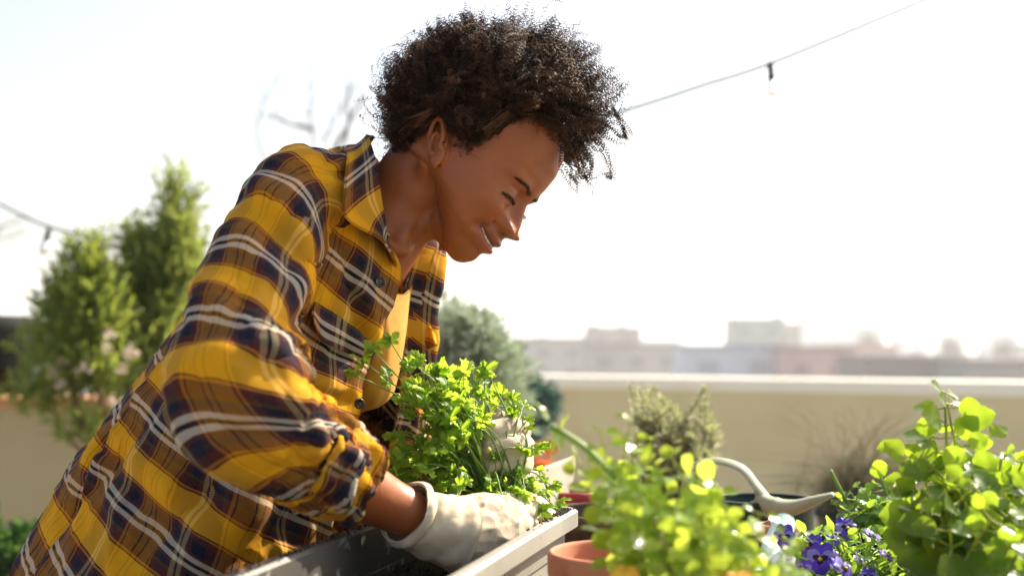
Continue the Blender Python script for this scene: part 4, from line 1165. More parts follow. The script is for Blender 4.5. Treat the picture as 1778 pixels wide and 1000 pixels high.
def parsley_tpl():
    """three-lobed toothed leaflet"""
    pts = []
    lobes = [(-62, .62), (0, 1.0), (62, .62)]
    out = []
    for c, L in lobes:
        for da, rr in ((-31, .50), (-25, .80), (-19, .76), (-12, .97), (-6, .88), (0, 1.06), (6, .88), (12, .97), (19, .76), (25, .80), (31, .50)):
            out.append((radians(c + da), L * rr))
    xy = np.array([(r * cos(a), r * sin(a)) for a, r in out])
    mid = xy * .6
    V = [(0, 0, 0)] + [(x, y, .10 * abs(sin(3 * math.atan2(y, x))) * .8) for x, y in mid] + [(x, y, -.10 * (x * x + y * y) + .10 * sin(9 * math.atan2(y, x))) for x, y in xy]
    n = len(out); F3 = np.array([(0, 1 + i, 2 + i) for i in range(n - 1)]); F4 = np.array([(1 + i, 1 + n + i, 2 + n + i, 2 + i) for i in range(n - 1)])
    return np.array(V, float), [F3, F4]
PARS = parsley_tpl()
def rand_dirs(n, up=.3, spread=1.):
    d = rng.normal(0, spread, (n, 3)); d[:, 2] = np.abs(d[:, 2]) * .6 + up; return norm(d)
def leaves(mb, tpl, pos, dirs, size, slot=0, roll=.5, up=None):
    X, Y, Z = frames(dirs, rng.normal(0, roll, len(pos)), up); V, F = place(tpl, pos, X, Y, Z, size); mb.add(V, F, slot)
M_PARS = leaf_mat('parsley_leaf', (.08, .19, .012), (.15, .29, .03), (.50, .70, .05), .52, .38)
M_STEM = leaf_mat('green_stem', (.16, .28, .05), (.22, .34, .07), (.5, .65, .1), .25, .4)
M_MINT = leaf_mat('herb_leaf', (.035, .10, .010), (.13, .23, .02), (.40, .56, .03), .50, .3)
M_PANL = leaf_mat('pansy_leaf', (.045, .13, .015), (.09, .20, .025), (.40, .60, .05), .45, .32)

# ---- parsley in the gloved hands
root = P(860, 880, 1.43)
par = thing('parsley_plant', root, 'bright green parsley plant held in the gloved hands over the grey planter', 'parsley')
mbS = MB(); mbL = MB()
tips = [(662, 622, 1.37), (690, 612, 1.375), (640, 660, 1.37), (648, 640, 1.36), (745, 652, 1.40), (735, 640, 1.41), (772, 655, 1.43), (820, 655, 1.45), (842, 662, 1.44), (858, 668, 1.45), (905, 716, 1.45), (888, 705, 1.45), (870, 700, 1.46), (900, 735, 1.45), (925, 772, 1.44), (912, 778, 1.43), (962, 858, 1.47), (955, 870, 1.47), (930, 880, 1.45), (915, 870, 1.44), (800, 690, 1.43), (770, 700, 1.40), (790, 880, 1.33), (800, 900, 1.32), (760, 870, 1.34), (715, 800, 1.36), (700, 820, 1.36), (685, 838, 1.40), (720, 790, 1.37), (960, 875, 1.46)]
for i in range(74):
    # the body of the plant: an uneven oval leaning left and up
    a = rng.uniform(0, 2 * pi); r_ = math.sqrt(rng.random()); px_ = 792 + 88 * r_ * cos(a) - 12 * sin(a); tips.append((px_, 768 + 104 * r_ * sin(a), 1.41 + rng.normal(0, .035) + .10 * (px_ > 818)))
for i in range(15): tips.append((rng.uniform(830, 925), rng.uniform(830, 866), 1.41 + rng.normal(0, .02)))
for i in range(14): tips.append((rng.uniform(740, 800), rng.uniform(660, 720), 1.42 + rng.normal(0, .02)))
for i, tp in enumerate(tips):
    tip = P(*tp); b = root + rng.normal(0, .010, 3) * [1, 1, .3]
    L = np.linalg.norm(tip - b)
    m1 = b * .55 + tip * .45 + np.array([rng.normal(0, .012), rng.normal(0, .012), .020 + .02 * rng.random()])
    if i < 4: m1 = P(760, 730, 1.40)
    c = spline([b, m1, tip], 14)
    V, F = tube(c, np.interp(np.linspace(0, 1, 14), [0, 1], [.0014, .0007]), 6, caps=False); mbS.add(V, F)
    T = norm(c[-1] - c[-3])
    # side branches with three-part leaves
    nodes = [(c[-1], T, 1.0)] + [(c[k], norm(T * .4 + rng.normal(0, .7, 3) + [0, 0, .2]), .75) for k in (11, 9) if rng.random() < (.85 if i > 3 else 1)]
    for pnode, dn, sc in nodes:
        e = pnode + dn * (.010 + .008 * rng.random()) * sc
        V, F = tube([pnode, (pnode + e) / 2 + rng.normal(0, .001, 3), e], .0006, 5, caps=False); mbS.add(V, F)
        side = norm(np.cross(dn, rng.normal(0, 1, 3)))
        face = norm(np.array([rng.normal(0, .5), rng.normal(-.5, .5), rng.normal(.9, .4)]))
        for dd, s_ in ((dn, .0160), (norm(dn * .5 + side), .0135), (norm(dn * .5 - side), .0135)):
            dv = norm(dd - face * .15 * np.dot(dd, face)); Y_ = norm(np.cross(face, dv)); Z_ = np.cross(dv, Y_)
            V, F = place(PARS, e[None], dv[None], Y_[None], Z_[None], np.array([s_ * sc * rng.uniform(.85, 1.35)])); mbL.add(V, F)
mbL.build('foliage', [M_PARS], par); mbS.build('stems', [M_STEM], par)
V, F = ellipsoid(root - [0, 0, .028], (.030, .028, .026), nu=30, nv=22); V = V + norm(V - root) * .004 * fbm(V, 90, 3, 3)[:, None]; obj('root_ball', V, F, M_SOIL, par)

def rib_(c, rad):
    n, k, _ = c.shape; T = norm(np.gradient(c, axis=1)); U = norm(np.cross(T, np.array([.31, .52, .79]))); W = np.cross(T, U)
    V = np.stack([c + rad * (U * cos(a) + W * sin(a)) for a in np.linspace(0, 2 * pi, 4, endpoint=False)], 2).reshape(-1, 3)
    return V, (gridfaces(k, 4, cv=True)[None] + (np.arange(n) * k * 4)[:, None, None]).reshape(-1, 4)
def bushy(name, base, stems, label, cat, tpl, m_leaf, size, gap=.012, group=None, stem_r=.0016, pair=True, dirs_up=.25, m_stem=None, jit=.3, top_scale=.8, whorl=2, petiole=.4, face=None):
    """herb: each stem is a list of points; leaves in pairs along it, largest in the middle"""
    t = thing(name, base, label, cat, group); ms = MB(); ml = MB()
    for st in stems:
        L = np.linalg.norm(np.diff(np.array(st), axis=0), axis=1).sum(); n = max(8, int(L / gap)); c = spline(st, n)
        V, F = tube(c, np.interp(np.linspace(0, 1, n), [0, 1], [stem_r, stem_r * .5]), 7, caps=False); ms.add(V, F)
        T = norm(np.gradient(c, axis=0)); k = np.arange(1, n); a0 = rng.random() * 6
        for w in range(whorl):
            ang = a0 + k * 1.57 + w * 2 * pi / whorl + rng.normal(0, .35, len(k))
            A = norm(np.cross(T[k], [.3, .5, .1])); B = np.cross(T[k], A)
            out = np.cos(ang)[:, None] * A + np.sin(ang)[:, None] * B
            d = norm(out + T[k] * dirs_up + rng.normal(0, jit * .5, out.shape)); f = k / n
            sz = size * (.65 + .5 * np.sin(pi * np.clip(f * .9 + .1, 0, 1))) * rng.uniform(.7, 1.2, len(k)) * np.where(f > .85, top_scale, 1)
            pos = c[k] + out * size * petiole
            leaves(ml, tpl, pos, d, sz, 0, .35, face)
            if petiole > .1: ms.add(*rib_(np.stack([c[k], (c[k] + pos) / 2 + [0, 0, -.0006], pos + d * sz[:, None] * .05], 1), stem_r * .4))
    ml.build('foliage', [m_leaf], t); ms.build('stems', [m_stem or M_STEM], t); return t

def fan(base, n, tops, bend=.02):
    out = []
    for tp in tops:
        b = base + rng.normal(0, .015, 3) * [1, 1, 0]; m1 = b * .5 + tp * .5 + rng.normal(0, bend, 3); out.append([b, m1, tp])
    return out
M_STEMY = leaf_mat('yellow_green_stem', (.26, .32, .05), (.34, .38, .08), (.6, .65, .1), .3, .4)
# ---- blurred herb nearest the lens
b = P(1190, 1085, 1.02)
tops = [P(1095, 725, 1.00), P(1130, 760, 1.02), P(1040, 745, 1.02), P(1040, 805, .99), P(1110, 800, .97), P(1165, 790, 1.0), P(1200, 820, 1.02), P(1240, 850, 1.03), P(1280, 880, 1.02), P(1320, 890, .98), P(1360, 930, .98), P(1340, 960, .96), P(1135, 885, .96), P(1120, 870, .95), P(1175, 880, .94), P(1230, 910, .96), P(1290, 930, .95), P(1140, 935, .97), P(1150, 930, .92), P(1000, 790, 1.04), P(1220, 960, .92), P(1300, 970, .93), P(1100, 780, 1.06), P(1185, 850, 1.06)]
M_MINTY = leaf_mat('bright_herb_leaf', (.06, .14, .012), (.20, .32, .04), (.60, .72, .07), .50, .2)
bushy('leafy_herb', b, fan(b, 0, tops, .015), 'out of focus yellow-green leafy herb nearest the lens, in front of the watering can', 'herb', ROUND, M_MINTY, .0175, gap=.0105, stem_r=.0012, m_stem=M_STEMY, face=norm(np.array([0, -.6, .7])))
mb = MB(); ml = MB(); c = spline([P(1070, 830, 1.0), P(1020, 780, 1.0), P(985, 755, 1.0), P(955, 738, 1.0)], 20)
t_ = bpy.data.objects['leafy_herb']; V, F = tube(c, .0026, 8); mb.add(V, F); mb.build('stem', [M_STEM], t_)
leaves(ml, ROUND, PA([(958, 742, 1.0), (962, 745, 1.0), (950, 730, 1.0), (975, 745, 1.0)]), norm(np.array([[.1, 0, -1.], [.4, .1, -.8], [-.4, .1, .9], [.3, 0, .8]])), np.array([.022, .018, .016, .014])); ml.build('foliage', [M_MINTY], t_)
# ---- large-leaved herb on the right
b = P(1690, 1040, 1.22)
tops = [P(1640, 680, 1.25), P(1645, 700, 1.24), P(1575, 770, 1.28), P(1560, 800, 1.25), P(1600, 790, 1.2), P(1660, 775, 1.2), P(1700, 760, 1.28), P(1740, 790, 1.22), P(1775, 800, 1.2), P(1800, 780, 1.3), P(1600, 850, 1.24), P(1630, 880, 1.18), P(1640, 850, 1.15), P(1690, 840, 1.15), P(1740, 850, 1.15), P(1790, 860, 1.18), P(1640, 900, 1.25), P(1720, 900, 1.1), P(1780, 930, 1.1), P(1650, 920, 1.12), P(1610, 800, 1.3), P(1700, 800, 1.33), P(1800, 830, 1.3)]
bushy('leafy_herb', b, fan(b, 0, tops, .012), 'tall herb with large glossy bright green leaves at the right edge', 'herb', MINT, M_MINT, .029, gap=.0165, stem_r=.0024, m_stem=M_STEMY, face=norm(np.array([-.1, -.85, .55])))
# ---- herb behind the pansies
b = P(1520, 925, 1.62)
tops = [P(x, y, d) for x, y, d in [(1462, 862, 1.6), (1475, 850, 1.62), (1495, 845, 1.6), (1515, 838, 1.62), (1540, 845, 1.6), (1560, 855, 1.63), (1480, 880, 1.58), (1520, 870, 1.58), (1550, 880, 1.58), (1455, 885, 1.6), (1500, 890, 1.56), (1575, 865, 1.62)]]
bushy('leafy_herb', b, fan(b, 0, tops, .01), 'low clump of small green leaves behind the pansies', 'herb', ROUND, M_PANL, .017, gap=.010, stem_r=.0012)
mb = MB()
for q_ in ([(1475, 880, 1.6), (1460, 850, 1.6), (1442, 815, 1.6)], [(1540, 860, 1.6), (1530, 830, 1.6), (1512, 812, 1.6)]):
    V, F = tube(spline(PA(q_), 14), .0021, 8); mb.add(V, F)
mb.build('stem', [M_STEM], bpy.data.objects['leafy_herb.002'])

# ---- pansies
M_PET = noisy_mat('purple_petal', (.085, .030, .42), (.15, .07, .58), 60, .6); 
M_PETL = noisy_mat('lilac_petal', (.28, .24, .62), (.36, .32, .70), 60, .6)
M_DARKP = mat('dark_blotch', (.012, .005, .04), .7); M_YEYE = mat('yellow_eye', (.80, .50, .02), .6)
M_ORP = noisy_mat('orange_petal', (.80, .33, .010), (.85, .45, .015), 60, .6)
def petal(w, l, ruffle):
    u = np.linspace(0, 1, 10); v = np.linspace(-1, 1, 9)
    X = np.repeat(u[:, None] * l, 9, 1) * (1 - .15 * np.abs(v) ** 3); Y = (w * np.sin(pi * np.clip(u, 0, 1) ** .9 * .80) ** .8)[:, None] * v[None]
    Z = ruffle * np.sin(v[None] * 4 + u[:, None] * 3) * u[:, None] ** 2 - .10 * l * u[:, None] ** 2
    return np.stack([X, Y, Z], -1).reshape(-1, 3), gridfaces(10, 9)
def pansy(c, nrm, size, parent, mats, two=True):
    nrm = norm(np.array(nrm, float)); up = norm(np.array([0, 0, 1.]) - nrm[2] * nrm + 1e-4); rt = np.cross(up, nrm); R = np.stack([rt, up, nrm], 1)
    mb = MB()
    for ang, w, l, z, sl in ((62, .40, .95, -.004, 0), (118, .40, .95, -.0045, 0), (10, .36, .80, .0, 1), (170, .36, .80, .0, 1), (270, .52, .90, .002, 0 if not two else 0)):
        V, F = petal(w, l, .06); a = radians(ang + rng.normal(0, 5)); V = V @ rotz(a).T; V = V * size; V[:, 2] += z * size / .012
        mb.add(V @ R.T + c, F, sl)
    for ang, l in ((10, .42), (170, .42), (270, .5)):
        V, F = petal(.16, l, .01); V = V @ rotz(radians(ang)).T * size; V[:, 2] += .0022 * size / .012; mb.add(V @ R.T + c, F, 2)
    V, F = ellipsoid((0, -.0006, .0022), (.0016, .0013, .0010), nu=10, nv=8); mb.add((V * size / .012) @ R.T + c, F, 3)
    return mb.build('flower', mats, parent)
q = P(1470, 1010, 1.38)
pan = thing('pansy_plant', q, 'clump of purple and lilac pansies in bloom, right of the rolled plastic', 'pansies')
PM = [M_PET, M_PETL, M_DARKP, M_YEYE]
fl = [(1362, 930, 1.42, (-.25, -1, .15), .0150), (1470, 795 + 120, 1.44, (.1, -1, .5), .016), (1425, 968, 1.36, (-.35, -.9, .2), .019), (1405, 945, 1.38, (-.8, -.6, .3), .015), (1465, 985, 1.34, (.5, -.7, .4), .016), (1518, 925, 1.43, (.6, -.4, .5), .011), (1445, 960, 1.40, (.4, -.8, .5), .012), (1500, 975, 1.36, (.9, -.2, .3), .012), (1448, 935, 1.42, (.2, -.8, .5), .009), (1540, 962, 1.37, (.5, -.7, .5), .009), (1508, 1000, 1.33, (-.3, -.9, .4), .012), (1395, 985, 1.34, (-.6, -.7, .3), .011), (1548, 905, 1.46, (.1, -.9, .3), .008)]
mbS = MB(); mbL = MB()
for x, y, d, nn, s_ in fl:
    c = P(x, y, d - .06); pansy(c, nn, s_, pan, PM); b = P(1460 + rng.normal(0, 25), 1040, 1.38)
    V, F = tube(spline([b, (b + c) / 2 + [0, 0, .01], c + np.array([0, .006, .003])], 12), .0011, 6); mbS.add(V, F)
n_ = 300; px = rng.uniform(1385, 1590, n_); py = rng.uniform(925, 1030, n_); dd = rng.uniform(1.32, 1.46, n_); pos = np.array([P(a, b_, c_) for a, b_, c_ in zip(px, py, dd)]); 
leaves(mbL, ROUND, pos, rand_dirs(n_, .35, .8), rng.uniform(.007, .015, n_), 0, .6)
leaves(mbL, OVAL, PA([(1442, 925, 1.40), (1395, 925, 1.42), (1415, 930, 1.41), (1540, 950, 1.40), (1575, 925, 1.36), (1500, 935, 1.40)]), norm(np.array([[-.15, -.1, 1.], [-.3, 0, .8], [.4, -.1, .8], [.2, 0, .9], [0, 0, 1.], [.3, 0, .7]])), np.array([.022, .018, .016, .016, .022, .018]))
for i in range(74):
    c = P(rng.uniform(1390, 1580), rng.uniform(920, 990), rng.uniform(1.34, 1.44)); b = P(1480 + rng.normal(0, 45), 1050, 1.38)
    V, F = tube(spline([b, (b + c) / 2 + rng.normal(0, .006, 3), c], 8), .0009, 5); mbS.add(V, F)
mbL.build('foliage', [M_PANL], pan); mbS.build('stems', [M_STEM], pan)
q = P(1190, 1040, .93); op = thing('pansy_plant', P(1190, 1080, .95), 'blurred orange pansies at the bottom edge, below the yellow-green herb', 'pansies')
for x, y, d, nn, s_ in ((1085, 1002, .93, (-.1, -1, .6), .014), (1290, 1012, .92, (.1, -1, .8), .017), (1265, 1006, .95, (-.3, -1, .8), .012)): pansy(P(x, y, d), nn, s_, op, [M_ORP, M_ORP, M_YEYE, M_YEYE])
mb = MB()
for x, y, d in ((1085, 1004, .935), (1290, 1010, .925)):
    V, F = tube(spline([P(1190, 1080, .95), P((x + 1190) / 2, 1045, .95), P(x, y, d)], 10), .0012, 6); mb.add(V, F)
mb.build('stems', [M_STEM], op)

# ---- rosemary behind
M_ROS = leaf_mat('rosemary_needle', (.28, .28, .15), (.52, .49, .32), (.38, .42, .18), .35, .5)
M_WOODY = noisy_mat('woody_stem', (.13, .085, .05), (.2, .14, .09), 60, .9)
b = P(1160, 870, 2.25)
tops = [P(x, y, d) for x, y, d in [(1092, 668, 2.25), (1110, 675, 2.2), (1135, 672, 2.3), (1148, 690, 2.25), (1100, 720, 2.2), (1165, 705, 2.2), (1185, 730, 2.25), (1225, 672, 2.25), (1222, 700, 2.3), (1205, 760, 2.2), (1240, 800, 2.2), (1130, 730, 2.2), (1215, 830, 2.2), (1245, 850, 2.15), (1180, 780, 2.3), (1160, 760, 2.2)]]
bushy('rosemary_plant', b, fan(b, 0, tops * 2, .03), 'grey-green rosemary behind the blurred herb, in front of the parapet', 'rosemary', LANCE, M_ROS, .022, gap=.0045, stem_r=.0018, dirs_up=.8, m_stem=M_WOODY, whorl=3, petiole=.05)
pot('plant_pot', b + [0, 0, .0], .08, .12, M_BLACKP, 'black pot holding the rosemary behind the blurred herb', soil=.01)
# ---- dry grass by the parapet
M_DRY = leaf_mat('dry_grass', (.17, .15, .075), (.30, .27, .16), (.4, .28, .15), .35, .7)
M_DGR = leaf_mat('dark_grass', (.035, .07, .04), (.10, .12, .06), (.2, .28, .1), .35, .6)
b = P(1490, 880, 2.9); dg = thing('dry_grass_plant', b, 'dried brown ornamental grass in front of the parapet, behind the small green clump', 'ornamental grass'); mb = MB()
for i in range(420):
    tall = i % 6 == 0
    tp = P(1490 + rng.normal(0, 62), rng.uniform(690, 780) if tall else rng.uniform(775, 870), 2.9 + rng.normal(0, .08)); bb = b + rng.normal(0, .055, 3) * [1, 1, .2]
    c = spline([bb, bb * .4 + tp * .6 + [0, 0, .02], tp + np.array([(tp[0] - b[0]) * .4, 0, -.01])], 8); V, F = tube(c, np.linspace(.0013, .0004, 8), 4, caps=False); mb.add(V, F, int(rng.random() < .45 and not tall))
mb.build('blades', [M_DRY, M_DGR], dg)
pot('plant_pot', b, .10, .14, M_BLACKP, 'black pot holding the dried brown grass by the parapet', soil=.01)

# ---- conifers and shrubs (foliage sprays with real depth)
def shrub(name, base, blobs, label, cat, tpl, m_leaf, n, size, trunks, group=None, up=1.0, spray=9, m_trunk=None):
    """blobs: (centre, radii, weight); leaves clustered on short twigs"""
    t = thing(name, base, label, cat, group); ml = MB(); ms = MB()
    wt_ = np.array([b_[2] for b_ in blobs], float); wt_ /= wt_.sum(); k = rng.choice(len(blobs), n, p=wt_)
    C = np.array([b_[0] for b_ in blobs])[k]; R = np.array([b_[1] for b_ in blobs])[k]
    d = norm(rng.normal(0, 1, (n, 3))); r = rng.random((n, 1)) ** .42
    lump = 1 + .50 * fbm(C + d * R, 13, 2, 5)[:, None]
    tw = C + d * R * r * lump
    td = norm(d * .6 + np.array([0, 0, up]) + rng.normal(0, .25, (n, 3)))
    for s_ in range(spray):
        pos = tw + td * size * (s_ * .36); leaves(ml, tpl, pos, norm(td + rng.normal(0, .55, (n, 3))), size * rng.uniform(.6, 1.2, n), 0, 1.5)
    ml.build('foliage', [m_leaf], t)
    for tr, r0, r1 in trunks: V, F = tube(spline(tr, 14), np.linspace(r0, r1, 14), 8); ms.add(V, F)
    ms.build('trunk', [m_trunk or M_WOODY], t); return t
M_JUN = leaf_mat('juniper_leaf', (.07, .11, .025), (.22, .25, .05), (.42, .50, .07), .35, .55)
M_JUN2 = leaf_mat('cypress_leaf', (.07, .11, .025), (.21, .24, .06), (.38, .44, .08), .4, .55)
M_SPR = leaf_mat('spruce_needle', (.34, .38, .26), (.56, .58, .42), (.22, .32, .2), .25, .6)
def B(px, py, d, rx, rz, ry=None, w=None): return (P(px, py, d), (rx * d / FPX, (ry or rx) * d / FPX, rz * d / FPX), w or rx * rz)
SX_ = 18; D_ = 3.5; M_BARK = noisy_mat('reddish_bark', (.14, .07, .04), (.22, .12, .075), 40, .9, .4, 60, .004)
shrub('juniper_shrub', P(200, 1200, D_), [B(150, 500, D_, 24, 50), B(142, 560, D_, 46, 55), B(132, 620, D_, 56, 55), B(155, 660, D_, 56, 45), B(112, 560, D_, 22, 50), B(180, 560, D_, 20, 80), B(70, 700, D_, 25, 25), B(145, 760, D_, 40, 10)],
      'shorter dark green juniper shrub left of the person, nearer the black bowl', 'shrub', LANCE, M_JUN, 1250, .030, [([P(190, 1150, D_), P(175, 800, D_), P(140, 730, D_), P(120, 640, D_)], .018, .008), ([P(200, 1150, D_), P(195, 780, D_), P(175, 700, D_), P(150, 560, D_)], .014, .005), ([P(180, 820, D_), P(120, 760, D_), P(80, 700, D_)], .008, .004), ([P(180, 830, D_), P(150, 770, D_), P(105, 745, D_)], .007, .003)], m_trunk=M_BARK)
shrub('juniper_shrub', P(270, 1200, D_ + .25), [B(305, 410, 3.7, 24, 80), B(310, 350, 3.7, 11, 30), B(285, 480, 3.7, 50, 60), B(240, 520, 3.7, 42, 70), B(270, 600, 3.7, 75, 70), B(240, 450, 3.7, 14, 45), B(300, 520, 3.7, 40, 100), B(250, 680, 3.7, 50, 45), B(225, 440, 3.7, 12, 25)],
      'taller yellow-green cypress shrub with a pointed tip just behind the shirt', 'shrub', LANCE, M_JUN2, 1450, .030, [([P(270, 1150, 3.7), P(255, 780, 3.7), P(265, 640, 3.7), P(300, 420, 3.7)], .016, .004), ([P(260, 820, 3.7), P(225, 720, 3.7), P(235, 560, 3.7)], .012, .004)], m_trunk=M_BARK)
M_DRYF = leaf_mat('dried_flower', (.50, .40, .32), (.62, .52, .44), (.6, .5, .4), .3, .8)
n_ = 12
for (x, y) in ((190, 585), (185, 605), (218, 615), (212, 640), (105, 630), (105, 665), (145, 640), (200, 700), (232, 610), (90, 645)):
    ml = MB(); c = P(x, y, 3.38); pos = c + rng.normal(0, .007, (n_, 3)); leaves(ml, ROUND, pos, rand_dirs(n_, .2, 1), rng.uniform(.010, .017, n_), 0, 1); ml.build('dried_flower', [M_DRYF], bpy.data.objects['juniper_shrub'])
D_ = 3.0
shrub('dwarf_spruce', P(830, 900, D_), [B(820, 608, D_, 34, 30), B(780, 620, D_, 40, 45), B(848, 650, D_, 26, 30), B(810, 680, D_, 62, 50), B(870, 655, D_, 18, 25), B(850, 720, D_, 40, 25)],
      'grey-green dwarf spruce between the shirt front and the parapet', 'conifer', LANCE, M_SPR, 1000, .028, [([P(830, 1150, D_), P(822, 640, D_)], .016, .006)], up=.35)
D_ = 3.3
shrub('dwarf_spruce', P(915, 900, D_), [B(905, 710, D_, 32, 30), B(930, 700, D_, 18, 20), B(895, 740, D_, 30, 22)],
      'dark blue-green low spruce against the foot of the parapet cap, right of the grey-green one', 'conifer', LANCE, leaf_mat('blue_spruce', (.04, .085, .08), (.09, .15, .14), (.1, .2, .15), .2, .6), 1500, .018, [([P(912, 1150, D_), P(910, 700, D_)], .014, .005)], up=.3)
D_ = 2.5
M_RED = leaf_mat('red_leaf', (.22, .03, .03), (.40, .22, .05), (.6, .15, .05), .4, .5)
b = P(915, 850, D_); bushy('coral_bells_plant', b, fan(b, 0, [P(x, y, D_) for x, y in ((905, 770), (925, 775), (935, 800), (910, 795), (890, 790), (945, 815), (1090, 800))[:6]], .01), 'small red and yellow leaved plant behind the far glove', 'plant', ROUND, M_RED, .03, gap=.03, stem_r=.0012)
# ---- ground cover at lower left
D_ = 3.0; shrub('ground_shrub', P(10, 1100, D_), [B(10, 960, D_, 60, 45), B(-40, 930, D_, 50, 40), B(50, 990, D_, 40, 30), B(0, 1040, D_, 90, 50)], 'low dark green leafy shrub at the bottom left corner', 'shrub', OVAL, leaf_mat('dark_shrub_leaf', (.02, .055, .018), (.05, .11, .03), (.12, .25, .04), .3, .4), 900, .024, [([P(10, 1200, D_), P(10, 960, D_)], .01, .004)], spray=3)
# ================================================================== terrace walls, lights, city
def structure(name, V, F, m, smooth=False):
    o = obj(name, V, F, m, smooth=smooth); o['kind'] = 'structure'; return o
M_PLAST = noisy_mat('khaki_render', (.64, .54, .30), (.70, .60, .35), 3, .9, .25, 90, .002, lo=.3, hi=.7)
M_CAP = noisy_mat('cream_cap', (.86, .80, .64), (.90, .85, .70), 6, .55)
V, F = box((0, 4.0, -.05), (16, 16, .1)); structure('terrace_floor', V, F, noisy_mat('deck_tile', (.30, .27, .22), (.38, .34, .28), 3, .8))
# parapet from far left of the view to past its right edge
A = P(880, 650, 6.5); Bp = P(1778, 664, 2180 * .15 / 62.); zt = 1.20
dr = norm(Bp[:2] - A[:2]); dr3 = np.array([dr[0], dr[1], 0]); nr3 = np.array([-dr[1], dr[0], 0])      # outward
A0 = np.array([A[0], A[1], 0]) - dr3 * 2.4; B0 = np.array([Bp[0], Bp[1], 0]) + dr3 * 2.2
par_ = thing('parapet_wall', (A0 + B0) / 2, 'khaki rendered parapet wall with a cream metal cap along the right side of the terrace', 'wall')
def wallbox(a, b, z0, z1, t0, t1, nrm):
    c = [(p + nrm * t) for p in (a, b) for t in (t0, t1)]
    V = np.array([[*q[:2], z] for q in c for z in (z0, z1)]); F = np.array([[0, 1, 3, 2], [4, 6, 7, 5], [0, 4, 5, 1], [2, 3, 7, 6], [0, 2, 6, 4], [1, 5, 7, 3]]); return V, F
V, F = wallbox(A0, B0, 0.0, zt - .052, -.20, -.012, nr3); V = V + nr3 * .21; obj('wall', V, F, M_PLAST, par_, smooth=False)
# cap with folded front edge and drip
sec = [(-.235, zt - .062), (-.238, zt - .010), (-.228, zt - .002), (-.10, zt), (.02, zt - .002), (.026, zt - .05), (.010, zt - .05), (-.215, zt - .052), (-.225, zt - .062)]
Wc = np.array([[a + nr3 * (s + .235) + np.array([0, 0, z]) for s, z in sec] for a in (A0, B0)])
mb = MB(); n_ = len(sec); mb.add(Wc.reshape(-1, 3), gridfaces(2, n_, cv=True)); mb.build('cap', [M_CAP], par_, smooth=False)
# left wall
yl = 4.15; zl = CAMZ - 90 * yl / FPX
lw = thing('garden_wall', (-1.9, yl, 0), 'low khaki wall with a terracotta coping behind the juniper shrubs', 'wall')
V, F = box((-2.1, yl + .12, (zl - .03) / 2), (2.9, .22, zl - .03)); obj('wall', V, F, noisy_mat('dark_khaki_render', (.36, .30, .16), (.41, .34, .19), 3, .9, .25, 90, .002, lo=.3, hi=.7), lw, smooth=False)
mb = MB()
for k in range(10):
    V, F = box((-3.4 + k * .30, yl + .11, zl - .014), (.292, .27, .03)); mb.add(V, F)
mb.build('coping', [noisy_mat('coping_brick', (.40, .17, .07), (.52, .25, .12), 14, .85, .2, 100, .002)], lw, smooth=False)
# black bowl
c = P(-75, 548, 4.35); prof = [(.001, -.292), (.17, -.288), (.225, -.24), (.255, -.16), (.27, -.05), (.272, 0), (.255, 0), (.25, -.04), (.001, -.08)]
t = thing('black_bowl', c - [0, 0, .3], 'large matt black round bowl planter on the wall at the left edge', 'planter bowl'); V, F = lathe(prof, c, 64); mb = MB(); mb.add(V, F); mb.build('bowl', [mat('matt_black', (.004, .004, .004), .7, Specular_IOR_Level=.1)], t)
V, F = lathe([(.001, -.36), (.12, -.36), (.13, -.30), (.001, -.295)], c, 32); mb = MB(); mb.add(V, F); mb.build('foot', [mat('matt_black_foot', (.006, .006, .006), .6)], t)
# pots for the shrubs (out of the frame's bottom, carrying them)
for px, d, r, zr, lab in ((195, 3.5, .2, .50, 'large clay tub carrying the shorter juniper shrub'), (268, 3.78, .19, .50, 'large clay tub carrying the taller cypress shrub')):
    pass

# ---- string lights
M_CORD = mat('cord', (.10, .15, .14), .6); M_SOCK = mat('socket', (.02, .035, .03), .5)
M_BULB = mat('bulb_glass', (.86, .82, .78), .05); _b = M_BULB.node_tree.nodes['Principled BSDF']; _b.inputs['Transmission Weight'].default_value = 1; _b.inputs['IOR'].default_value = 1.35
def string_light(name, pts, bulbs, label, r=.0048):
    c = spline(PA(pts), 80); t = thing(name, c.mean(0), label, 'string light', 'festoon lights strung over the terrace')
    V, F = tube(c, r, 8); obj('cord', V, F, M_CORD, t)
    for (x, y, d, tilt) in bulbs:
        p = P(x, y, d); R = roty(tilt) * .66
        prof = [(.001, .012), (.011, .010), (.014, .0), (.0125, -.022), (.0165, -.040), (.0165, -.044), (.001, -.044)]
        V, F = lathe(prof, (0, 0, 0), 24); so_ = obj('socket', V @ R.T + p, F, M_SOCK, t)
        V, F = tube(np.array([[0, 0, .008], [-.004, 0, .022], [-.006, 0, .032]]), .003, 6); obj('hook', V @ R.T + p, F, M_SOCK, t)
        prof = [(.0125, -.044), (.014, -.052), (.024, -.070), (.0265, -.084), (.024, -.098), (.014, -.110), (.001, -.114)]
        V, F = lathe(prof, (0, 0, 0), 28); obj('bulb', V @ R.T + p, F, M_BULB, t)
        V, F = tube(np.array([[0, 0, -.046], [-.005, 0, -.065], [0, .003, -.085], [.005, 0, -.065], [0, 0, -.046]]), .0009, 5); obj('filament', V @ R.T + p, F, mat('filament', (.5, .4, .25), .3, Metallic=1.), t)
string_light('string_light', [(1700, -40, 3.2), (1600, 2, 3.2), (1345, 107, 3.2), (1220, 148, 3.2), (1090, 190, 3.2), (900, 240, 3.2), (700, 275, 3.2)], [(1338, 117, 3.2, -.08)], 'festoon light cord rising to the right from behind the hair with one clear bulb')
